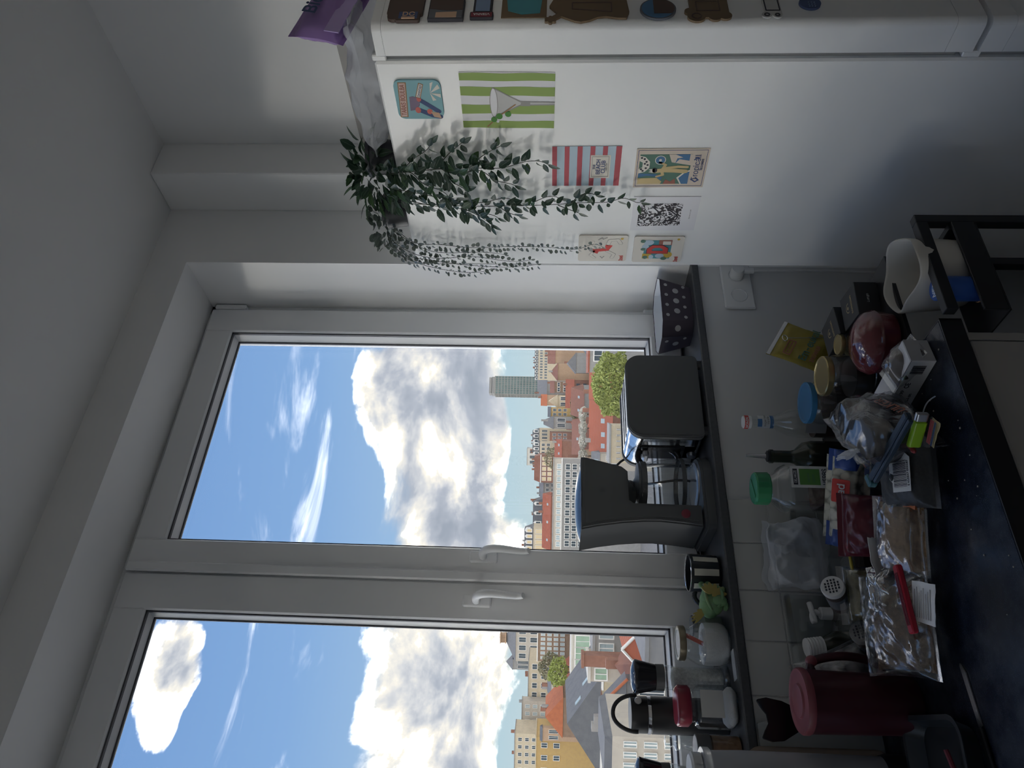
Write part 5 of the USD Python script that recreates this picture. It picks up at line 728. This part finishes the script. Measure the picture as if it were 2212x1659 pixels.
def bldg(label, x0, x1, y0, y1, d, wall='city_cream', dp=12, roof='flat', rh=0, rlook='city_slate', rows=0, cols=0, pane='city_pane', frame='city_frame', wz=None, wf=(.55, .6), yaw=0, name='house', cat='house', ledge=None, chim=0, group=None, sky=0, dorm=0, wx=(.04, .96)):
    """front from photo rows x0 (eaves) to x1 (lowest part seen), columns y0 to y1, d metres away; rh: roof height in picture pixels"""
    k = d/FPX; top = anchor(x0, (y0 + y1)/2, d); dp = clear_depth(top, abs(y1 - y0)*k, dp, -YAW + yaw); low = anchor(x1, (y0 + y1)/2, d)[2]; w = abs(y1 - y0)*k; H = top[2] - GZ; r = rh*k
    t = T(name, label, cat, (top[0], top[1], GZ), rz=-YAW + yaw, group=group); P(t, 'wall', bx(-w/2, 0, 0, w/2, dp, H), wall, False)
    if roof == 'flat': P(t, 'parapet', bx(-w/2 - .15, -.15, H + .005, w/2 + .15, dp, H + max(.35, r)), rlook, False)
    else: P(t, 'roof', {'gable': gable, 'front': gable_front, 'hip': hip, 'mansard': mansard}[roof](w, dp, r, H + .005, *([] if roof == 'mansard' else [.3])), rlook, False)
    if rows and cols:
        z1, z0 = (H - .6, low - GZ) if wz is None else (H - (wz[0] - x0)*k, H - (wz[1] - x0)*k); a0, a1 = -w/2 + w*wx[0], -w/2 + w*wx[1]; cw, ch = (a1 - a0)/cols, (z1 - z0)/rows; small = min(cw*wf[0], ch*wf[1])/k < 6.5; fm, pm = [], []
        for i in range(rows):
            for j in range(cols):
                cx, cz = a0 + (j + .5)*cw, z0 + (i + .5)*ch; hw, hh = cw*wf[0]/2, ch*wf[1]/2; e = min(.22, hw*.22)
                f = J(bx(cx - hw - e, -.12, cz - hh - e, cx - hw, .05, cz + hh + e), bx(cx + hw, -.12, cz - hh - e, cx + hw + e, .05, cz + hh + e), bx(cx - hw, -.12, cz + hh, cx + hw, .05, cz + hh + e), bx(cx - hw, -.2, cz - hh - e, cx + hw, .05, cz - hh), bx(cx - .06, -.09, cz - hh, cx + .06, .05, cz + hh)); q = bx(cx - hw, -.045, cz - hh, cx + hw, .02, cz + hh)
                if small: fm.append(f); pm.append(q)
                else: wn = P(t, 'window', f, frame, False); P(wn, 'pane', q, pane, False)
        if small: P(t, 'window_frames', J(*fm), frame, False, kind='stuff'); P(t, 'panes', J(*pm), pane, False, kind='stuff')
    if ledge: P(t, 'cornice', bx(-w/2 - .3, -.5, H - ledge*k, w/2 + .3, .0, H), 'city_frame', False)
    rg = random.Random(int(x0*7 + y0)); ridge = H + (r if roof != 'flat' else .4)
    for i in range(chim):
        cx = w*(rg.random() - .5)*.85; cy = dp*(.35 + .3*rg.random()); P(t, 'chimney', bx(cx - .5, cy - .5, H - .2, cx + .5, cy + .5, ridge + .8 + rg.random()), 'city_brick' if rg.random() < .6 else 'city_stone_grey', False)
    slope = math.atan2(r, dp/2) if roof in ('gable', 'hip') else 0
    for i in range(sky):
        cx = -w/2 + w*(i + .5)/sky; s = mv(bx(-.55, -.6, 0, .55, .6, .12), (0, 0, 0), rx=math.degrees(slope)); P(t, 'skylight', mv(s, (cx, dp*.2 - .1, H + r*.4)), 'city_pane_light', False)
    for i in range(dorm):
        cx = -w/2 + w*(i + .5)/dorm; dw = min(1.1, w/dorm*.34); z0 = H + r*.12; hh = r*.62; dm = P(t, 'dormer', J(bx(cx - dw, -.05, z0, cx + dw, dp*.3, z0 + hh), mv(gable_front(dw*2.3, dp*.3, hh*.3, 0), (cx, -.1, z0 + hh))), frame, False); P(dm, 'pane', bx(cx - dw*.6, -.08, z0 + hh*.15, cx + dw*.6, .0, z0 + hh*.85), pane, False)
    return t
# --- through the right-hand sash: skyline
tw = bldg('tall teal glass office tower on the skyline', 1069, 1160, 812, 851, 900, 'city_teal', 16, 'flat', 0, 'city_concrete', name='tower', cat='office tower', yaw=14)
k9 = 900/FPX; Wt, Ht = 39*k9, anchor(1069, 827, 900)[2] - GZ
for i in range(15): P(tw, 'floor_band', bx(-Wt/2 - .3, -.4, Ht - 1.0 - i*3.75, Wt/2 + .3, 16.3, Ht - .2 - i*3.75), 'city_concrete', False)
P(tw, 'mullions', J(*[bx(-Wt/2 + Wt*i/8 - .18, -.5, Ht - 60, -Wt/2 + Wt*i/8 + .18, .1, Ht) for i in range(9)], *[bx(-Wt/2 - .5, 16*i/7 - .18, Ht - 60, -Wt/2, 16*i/7 + .18, Ht) for i in range(8)]), 'city_concrete', False, kind='stuff'); P(tw, 'crown', J(bx(-Wt/2 + .6, .6, Ht + .4, Wt/2 - .6, 15.4, Ht + 3.6), bx(-Wt/2 + 1.2, 1.2, Ht + 4.1, Wt/2 - 1.2, 14.8, Ht + 7)), 'city_stone_grey', False)
bldg('long cream apartment row with two lines of windows, right of the tower foot', 1163, 1184, 745, 822, 620, 'city_cream', 14, 'mansard', 8, 'city_slate', 2, 12, chim=5, name='apartment_row', cat='building', dorm=10)
bldg('plain grey slate roof below the tower', 1182, 1192, 822, 853, 480, 'city_stone_grey', 16, 'gable', 22, 'city_slate_pale', chim=1)
bldg('orange-roofed house left of the plain slate roof', 1182, 1192, 853, 876, 470, 'city_tan', 12, 'gable', 14, 'city_orange_tile', chim=1)
bldg('tan gabled house at the right edge of the right-hand pane', 1200, 1226, 750, 784, 420, 'city_tan', 14, 'gable', 17, 'city_dull_tile', chim=2); bldg('tan house with a low gable beside the courtyard', 1205, 1227, 785, 822, 400, 'city_tan', 14, 'hip', 16, 'city_dull_tile', chim=1)
bldg('brown house with dark windows under the slate roof', 1198, 1226, 824, 848, 390, 'city_brown', 10, 'gable', 10, 'city_dull_tile', 2, 2, chim=1, wf=(.7, .35)); bldg('cream house with a pointed gable, below the tower', 1205, 1226, 854, 880, 385, 'city_cream', 14, 'front', 20, 'city_cream', 1, 2)
bldg('ochre house with a grey front next to the pointed gable', 1190, 1226, 880, 900, 380, 'city_ochre', 9, 'gable', 7, 'city_slate', 3, 2); bldg('grey steep-roofed house in the middle of the roofs', 1196, 1226, 900, 926, 375, 'city_stone_grey', 10, 'hip', 22, 'city_slate_pale', 1, 2, chim=1)
bldg('dark mansard block left of the grey steep-roofed house', 1165, 1186, 926, 958, 520, 'city_cream', 12, 'mansard', 15, 'city_slate', 1, 4, chim=3, dorm=3); bldg('brick house with white windows under the dark mansard', 1189, 1226, 934, 952, 370, 'city_brick', 9, 'flat', 0, 'city_dull_tile', 3, 2); bldg('red-roofed back house behind the blossom hedge', 1214, 1232, 953, 990, 330, 'city_brick', 12, 'gable', 16, 'city_red_tile', chim=1, sky=2)
bldg('flat cream block rising above the roofs', 1139, 1160, 969, 1005, 640, 'city_white', 14, 'flat', 1, 'city_stone_grey', 1, 3, name='apartment_block', cat='building'); bldg('dark roofed row under the flat cream block', 1166, 1190, 955, 984, 500, 'city_cream', 12, 'mansard', 16, 'city_slate', 2, 3, chim=3, dorm=3)
bldg('red brick mansion with pale gold windows', 1167, 1193, 983, 1042, 430, 'city_brick', 14, 'mansard', 13, 'city_dull_tile', 2, 5, 'city_pane_gold', chim=6, name='mansion', cat='building', wf=(.62, .62), ledge=2); bldg('small grey house with a white balcony between the brick mansion and the red roof', 1174, 1200, 1042, 1074, 440, 'city_stone_grey', 12, 'gable', 10, 'city_slate_pale', 2, 3, chim=2)
bldg('slate-roofed building with three cream dormers', 1172, 1186, 1078, 1140, 470, 'city_cream', 14, 'mansard', 21, 'city_slate', 0, 0, chim=4, name='apartment_row', cat='building', dorm=3); bldg('long red-tiled roof in front of the slate-roofed building', 1190, 1200, 1072, 1188, 330, 'city_brick', 12, 'gable', 19, 'city_red_tile', chim=2, sky=3)
bldg('tall mansard building with two rows of bright dormers, left end of the right-hand pane', 1152, 1176, 1140, 1190, 420, 'city_cream', 14, 'mansard', 20, 'city_slate', 1, 4, 'city_pane_gold', name='apartment_row', cat='building', dorm=4, chim=2, wf=(.6, .75))
for i, (x0, x1, rows, lk, fr) in enumerate(((1196, 1212, 1, 'city_pane_light', 'long glazed top storey over the white-windowed facade'), (1214, 1262, 3, 'city_pane', 'wide grey facade with rows of white windows behind the coffee maker'))):
    bldg(fr, x0, x1, 992, 1190, 225 - 3*i, 'city_stone_grey' if i else 'city_pale', 6 if i == 0 else 5, 'flat', 1.2, 'city_stone_grey' if not i else 'city_frame', rows, 11 if i else 13, lk, name='office_building', cat='building', wf=(.66, .62))
# courtyard with cars, hedge, near red terraces
cars = [(1236, 790), (1244, 800), (1250, 775), (1239, 818), (1246, 827), (1232, 800), (1251, 812), (1243, 770), (1237, 838), (1249, 842)]
def groundpt(x, y, z): r = pix(x, y); return CAM + r*(z - CAM[2])/r[2]
yd = groundpt(1240, 805, -14.0); PLOTS.append(plot((yd[0], yd[1]), 52, 40, -YAW)); O('courtyard_deck', mv(bx(-26, -22, -12, 26, 40, 0), (0, 0, 0)), 'city_asphalt', 'flat grey parking deck with parked cars between the tan houses and the red roofs', 'parking deck', (yd[0], yd[1], -14.0), rz=-YAW, smooth=False)
mat('car_blue', (.10, .17, .30), .25); mat('car_white', (.55, .56, .57), .25); mat('car_dark', (.03, .03, .035), .25)
cb = None
for i, (x, y) in enumerate(cars):
    p = groundpt(x, y, -14.0); cl_ = ('car_blue', 'car_white', 'car_dark')[i % 3]; rz = -YAW + (90 if i % 4 else 20)
    c = T('car', f"tiny {cl_[4:]} car parked on the grey deck between the roofs", 'car', (p[0], p[1], -13.99), rz=rz, group=f'{cl_[4:]} cars on the parking deck'); P(c, 'body', rbox(4.2, 1.75, .75, .3, .22, .12), cl_); P(c, 'cabin', trimesh.convex.convex_hull(V([(sx, sy, .97) for sx in (-1.2, 1.5) for sy in (-.8, .8)] + [(sx, sy, 1.45) for sx in (-.6, .9) for sy in (-.65, .65)])), 'city_pane', False)
    for wx in (-1.3, 1.3):
        for wy in (-.85, .85): P(c, 'wheel', mv(lathe([(0, -.1), (.31, -.1), (.31, .1), (0, .1)], 14), (wx, wy, .31), rx=90), 'rubber_black')
bldg('dark shed with a long dull-red roof beside the parking deck', 1262, 1275, 846, 905, 300, 'city_stone_grey', 14, 'gable', 28, 'city_dull_tile', sky=2, yaw=-12); bldg('dark green-roofed shed beside the blossom hedge', 1256, 1272, 905, 990, 290, 'city_dull_tile', 12, 'gable', 20, 'city_dull_tile', sky=1, yaw=8)
bldg('grey rendered house with a white dormer window, at the right of the near red roofs', 1274, 1345, 742, 803, 150, 'city_stone_grey', 8, 'flat', 1.5, 'city_red_tile', 1, 1, 'city_pane', wz=(1283, 1301), wf=(.55, .9), name='terrace_house', cat='house', wx=(.25, .9))
for i, (y0, y1, lk, lb, sk) in enumerate(((803, 862, 'city_tiles', 'near terrace with a red-tiled roof beside the green tree', 2), (868, 925, 'city_tiles', 'near terrace with a red-tiled roof in the middle of the row', 2), (928, 978, 'city_tiles', 'near terrace with a red-tiled roof next to the pale grey roof', 2))):
    bldg(lb, 1324, 1350, y0, y1, 170, 'city_brick', 11, 'gable', 49, lk, chim=1, sky=sk, name='terrace_house')
bldg('pale grey flat-roofed building by the coffee maker', 1296, 1340, 980, 1016, 165, 'city_pale', 10, 'gable', 18, 'city_slate_pale', 1, 2, sky=1, chim=1); bldg('cream rear wing with slit windows above the toaster', 1320, 1345, 918, 1000, 135, 'city_cream', 6, 'flat', 1, 'city_stone_grey', 1, 6, wf=(.25, .5))
mat('blossom', (.55, .52, .44), .9); mat('tree_green', (.22, .26, .055), .8, c2=(.30, .33, .09), scale=.5); mat('tree_dull', (.16, .15, .08), .8, c2=(.22, .20, .12), scale=.5); mat('bark', (.10, .075, .05), .9)
def tree(label, x, y, d, w, h, look, n, name='tree', cat='tree', seed=1, leafsize=.35, group=None):
    c = anchor(x, y, d); t = T(name, label, cat, (c[0], c[1], GZ), rz=-YAW, group=group); zc = c[2] - GZ; P(t, 'trunk', tube([(0, 0, 0), (.2, 0, zc*.5), (0, .1, zc - h*.1)], [.5, .35, .2], 8), 'bark')
    g = np.random.default_rng(seed); u = g.normal(size=(n, 3)); u /= np.linalg.norm(u, axis=1, keepdims=True); rad = .55 + .45*g.random(n)**.4; lump = .75 + .5*meshkit.noise(u*2.2 + seed, seed); p = u*rad[:, None]*lump[:, None]*V([w/2, w/2, h/2]) + V([0, 0, zc])
    a, b = g.normal(size=(n, 3)), g.normal(size=(n, 3)); a /= np.linalg.norm(a, axis=1, keepdims=True); b -= a*(a*b).sum(1, keepdims=True); b /= np.linalg.norm(b, axis=1, keepdims=True); s = leafsize*(.6 + .8*g.random(n))[:, None]
    v = np.stack([p - a*s, p - b*s*.6, p + a*s, p + b*s*.6], 1).reshape(-1, 3); i = np.arange(n)*4; f = np.vstack([np.stack([i, i + 1, i + 2], 1), np.stack([i, i + 2, i + 3], 1)]); P(t, 'foliage', trimesh.Trimesh(v, f, process=False), look, False, kind='stuff'); return t
tree('bright green spring tree rising behind the toaster', 1325, 830, 120, 10.5, 6.5, 'tree_green', 9000, seed=3, leafsize=.22); 
for i, y in enumerate((895, 925, 955, 985)): tree(('white blossoming tree behind the near red roofs, rightmost of the four', 'white blossoming tree, second from the right behind the near red roofs', 'white blossoming tree, third from the right behind the near red roofs', 'white blossoming tree nearest the coffee maker, leftmost of the four')[i], 1259, y, 240, 5.0, 2.6, 'blossom', 900, name='blossom_tree', cat='tree', seed=10 + i, leafsize=.3, group='white blossom trees')
tree('dull olive tree between the dark sheds', 1243, 880, 320, 12, 5, 'tree_dull', 1800, seed=21, leafsize=.4); tree('bare brownish tree in front of the brick mansion', 1192, 990, 400, 12, 8, 'tree_dull', 1200, seed=22, leafsize=.35)
# --- through the left-hand sash
dm_ = bldg('grey domed corner building with a railed cupola', 1114, 1165, 1352, 1428, 400, 'city_pale', 18, 'hip', 25, 'city_slate_pale', 2, 4, chim=2, name='domed_building', cat='building'); k4 = 400/FPX; Hd = anchor(1114, 1390, 400)[2] - GZ
P(dm_, 'cupola', J(bx(-2.6, 6.4, Hd + 5.6, 2.6, 11.6, Hd + 6.2), bx(-2.2, 6.8, Hd + 6.2, 2.2, 11.2, Hd + 8.6), bx(-2.6, 6.4, Hd + 8.6, 2.6, 11.6, Hd + 9.2)), 'city_tan', False); P(dm_, 'railing', J(*[bx(-2.4 + .6*i, 6.5, Hd + 6.2, -2.3 + .6*i, 6.6, Hd + 8.6) for i in range(9)]), 'city_brown', False, kind='stuff'); P(dm_, 'mast', tube([(0, 9, Hd + 9.2), (0, 9, Hd + 13)], .12, 6), 'city_slate')
t2 = bldg('small grey turret with a pointed roof left of the dome', 1108, 1150, 1424, 1446, 405, 'city_stone_grey', 8, 'hip', 16, 'city_slate_pale', 1, 2, name='turret', cat='building')
bldg('brown ornate facade with rows of arched windows and climbing plants', 1162, 1222, 1352, 1428, 260, 'city_brown', 12, 'flat', 1.5, 'city_frame', 4, 7, 'city_pane_light', name='ornate_house', cat='building', wf=(.55, .6)); bldg('long cream apartment building with dark windows, right of the stepped ones', 1142, 1184, 1426, 1514, 330, 'city_cream', 16, 'flat', 1.5, 'city_stone_grey', 2, 4, name='apartment_block', cat='building', chim=3, wf=(.5, .5))
bldg('taller cream apartment building, middle step of the skyline', 1128, 1180, 1514, 1584, 325, 'city_pale', 18, 'flat', 1.5, 'city_stone_grey', 3, 4, 'city_pane_light', name='apartment_block', cat='building', chim=2, wf=(.4, .55)); bldg('tallest cream apartment building at the left edge of the skyline', 1112, 1175, 1584, 1690, 310, 'city_cream', 18, 'flat', 1.5, 'city_stone_grey', 4, 6, 'city_pane', name='apartment_block', cat='building', chim=2, wf=(.4, .5))
bldg('yellowish stucco house below the tallest apartment building', 1158, 1215, 1592, 1680, 250, 'city_ochre', 14, 'flat', 1.2, 'city_cream', 2, 3, name='house', wf=(.35, .45)); bldg('tan house with two dark windows beside the orange gable', 1172, 1215, 1572, 1600, 248, 'city_tan', 10, 'gable', 6, 'city_slate', 1, 2, wf=(.5, .5))
bldg('orange-tiled gabled house in the middle of the left-hand pane', 1216, 1236, 1507, 1592, 215, 'city_brown', 14, 'front', 38, 'city_orange_tile', chim=2); bldg('low grey houses with white sheds under the apartment buildings', 1190, 1236, 1462, 1508, 240, 'city_white', 12, 'gable', 8, 'city_slate_pale', 2, 4, chim=2); bldg('red-roofed annexe at the foot of the orange gable', 1232, 1245, 1440, 1506, 230, 'city_brick', 10, 'gable', 14, 'city_red_tile', chim=1)
bldg('modern white building with tall green glazing', 1237, 1300, 1352, 1476, 150, 'city_white', 9, 'flat', 1.2, 'city_white', 1, 4, 'city_pane_green', name='office_building', cat='building', wz=(1242, 1274), wf=(.9, .9), wx=(.0, .84)); bldg('blank white end wall joined to the green-glazed building', 1237, 1300, 1476, 1532, 151, 'city_white', 9, 'flat', 1.2, 'city_white', name='office_building', cat='building')
bldg('huge dark slate gabled roof filling the left-hand pane', 1297, 1312, 1462, 1668, 112, 'city_cream', 16, 'front', 72, 'city_slate', 0, 0, name='hall', cat='building', ledge=5)
hl_ = stage.GetPrimAtPath('/World/hall'); kk = 112/FPX; Hh = anchor(1297, 1565, 112)[2] - GZ; Wh = 206*kk; rH = 72*kk
for j, (u, v) in enumerate(((.62, .52), (.75, .2), (.42, .2), (.30, .48))):
    sx = 1 if u > .5 else -1; wv = (1 - v); px_ = (Wh/2)*wv*.75*sx; P('/World/hall', 'skylight', mv(mv(bx(-.7, -.5, 0, .7, .5, .14), (0, 0, 0), ry=sx*math.degrees(math.atan2(rH, Wh/2))), (px_, 2 + 3.2*j, Hh + rH*(1 - abs(px_)/(Wh/2)) + .05)), 'city_pane_light', False)
bldg('olive-grey house with a white casement window, right edge of the left-hand pane', 1286, 1345, 1350, 1418, 92, 'city_stone_grey', 6, 'flat', 1, 'city_stone_grey', 1, 2, 'city_pane_light', wz=(1292, 1328), wf=(.62, .8)); bldg('brown brick chimney wall beside the casement window', 1262, 1340, 1416, 1440, 88, 'city_brick', 1.6, 'flat', 2, 'city_brick', name='chimney_stack', cat='chimney')
bldg('grey house with a white-framed opening between the brick wall and the slate roof', 1276, 1345, 1438, 1472, 90, 'city_pale', 6, 'flat', 1, 'city_white', 1, 1, 'city_pane_green', wz=(1284, 1312), wf=(.75, .85))
def verge(path, w, dp, r, H, look='city_frame'):
    s = math.hypot(w/2, r)
    for sg in (-1, 1): P(path, 'verge_board', tube([(0, -.35, H + r + .1), (sg*(w/2 + .3), -.35, H - .1)], .16, 6), look)
g1 = bldg('near orange-red tiled house with white verge boards', 1395, 1460, 1352, 1452, 74, 'city_brown', 9, 'front', 50, 'city_tiles', name='gable_house'); kk = 74/FPX; verge(g1, 100*kk, 9, 50*kk, anchor(1395, 1402, 74)[2] - GZ)
g2 = bldg('near brown roof with orange ridge tiles left of the white verge boards', 1372, 1450, 1438, 1495, 80, 'city_brown', 9, 'hip', 38, 'city_dull_tile', chim=1, name='gable_house'); g3 = bldg('near grey gabled house with orange verge tiles behind the black flask', 1352, 1450, 1470, 1560, 78, 'city_slate_pale', 9, 'front', 46, 'city_slate', name='gable_house', rows=1, cols=2); verge(g3, 90*78/FPX, 9, 46*78/FPX, anchor(1352, 1515, 78)[2] - GZ, 'city_orange_tile')
bldg('flat grey roof with pale gutters at the bottom of the left-hand pane', 1402, 1470, 1345, 1440, 62, 'city_slate_pale', 8, 'flat', 2, 'city_slate_pale', name='annexe'); bldg('cream house with roof terrace under the slate roof', 1306, 1420, 1540, 1600, 95, 'city_cream', 7, 'gable', 6, 'city_dull_tile', 2, 3, chim=2); bldg('tall weathered grey facade with iron balconies at the left edge of the pane', 1322, 1470, 1590, 1690, 58, 'city_pale', 8, 'mansard', 16, 'city_slate', 3, 4, 'city_pane_light', name='tenement', cat='building', wf=(.5, .6))
tree('green-brown tree beside the brown ornate facade', 1190, 1440, 222, 8, 7, 'tree_dull', 1500, seed=31, leafsize=.35); tree('olive tree in front of the cream apartment building', 1206, 1452, 208, 8, 5.5, 'tree_green', 1200, seed=32, leafsize=.35)
# filler roofs between the ones that can be told apart
rg = random.Random(77)
for i in range(240):
    y = rg.uniform(560, 1720); d = rg.choice((700, 640, 560, 480, 420, 350, 300, 260)); hh = rg.uniform(9, 17) if d < 500 else rg.uniform(15, 27); p = anchor(1182, y, d); w, dp = rg.uniform(8, 16), rg.uniform(9, 13); rz = -YAW + rg.choice((0, 0, 90, 12, -15)); fp = plot(p, w + 1, dp + 1, rz)
    if any(fp.intersects(q) for q in PLOTS): continue
    PLOTS.append(fp)
    wc, rc = rg.choice(('cream', 'tan', 'brick', 'pale', 'stone_grey', 'white')), rg.choice(('red_tile', 'slate', 'dull_tile', 'slate_pale', 'orange_tile')); lab = f"far-off {wc.replace('_', ' ')} house with a {rc.replace('_', ' ')} roof, half hidden between the larger buildings"
    t = T('distant_house', lab, 'house', (p[0], p[1], GZ), rz=rz, group=f"far-off {wc.replace('_', ' ')} houses with {rc.replace('_', ' ')} roofs"); P(t, 'wall', bx(-w/2, 0, 0, w/2, dp, hh), 'city_' + wc, False); P(t, 'roof', rg.choice((gable, hip, gable_front))(w, dp, rg.uniform(3, 5), hh + .005, .3), 'city_' + rc, False); P(t, 'chimney', bx(w*.3, dp*.4, hh, w*.3 + 1, dp*.4 + 1, hh + 5.4), 'city_brick', False)
    if rg.random() < .7: P(t, 'panes', J(*[bx(-w/2 + w*(j + .5)/3 - .5, -.06, hh - 2.6 - 3.2*q, -w/2 + w*(j + .5)/3 + .5, .02, hh - .9 - 3.2*q) for j in range(3) for q in range(3)]), 'city_pane', False, kind='stuff')
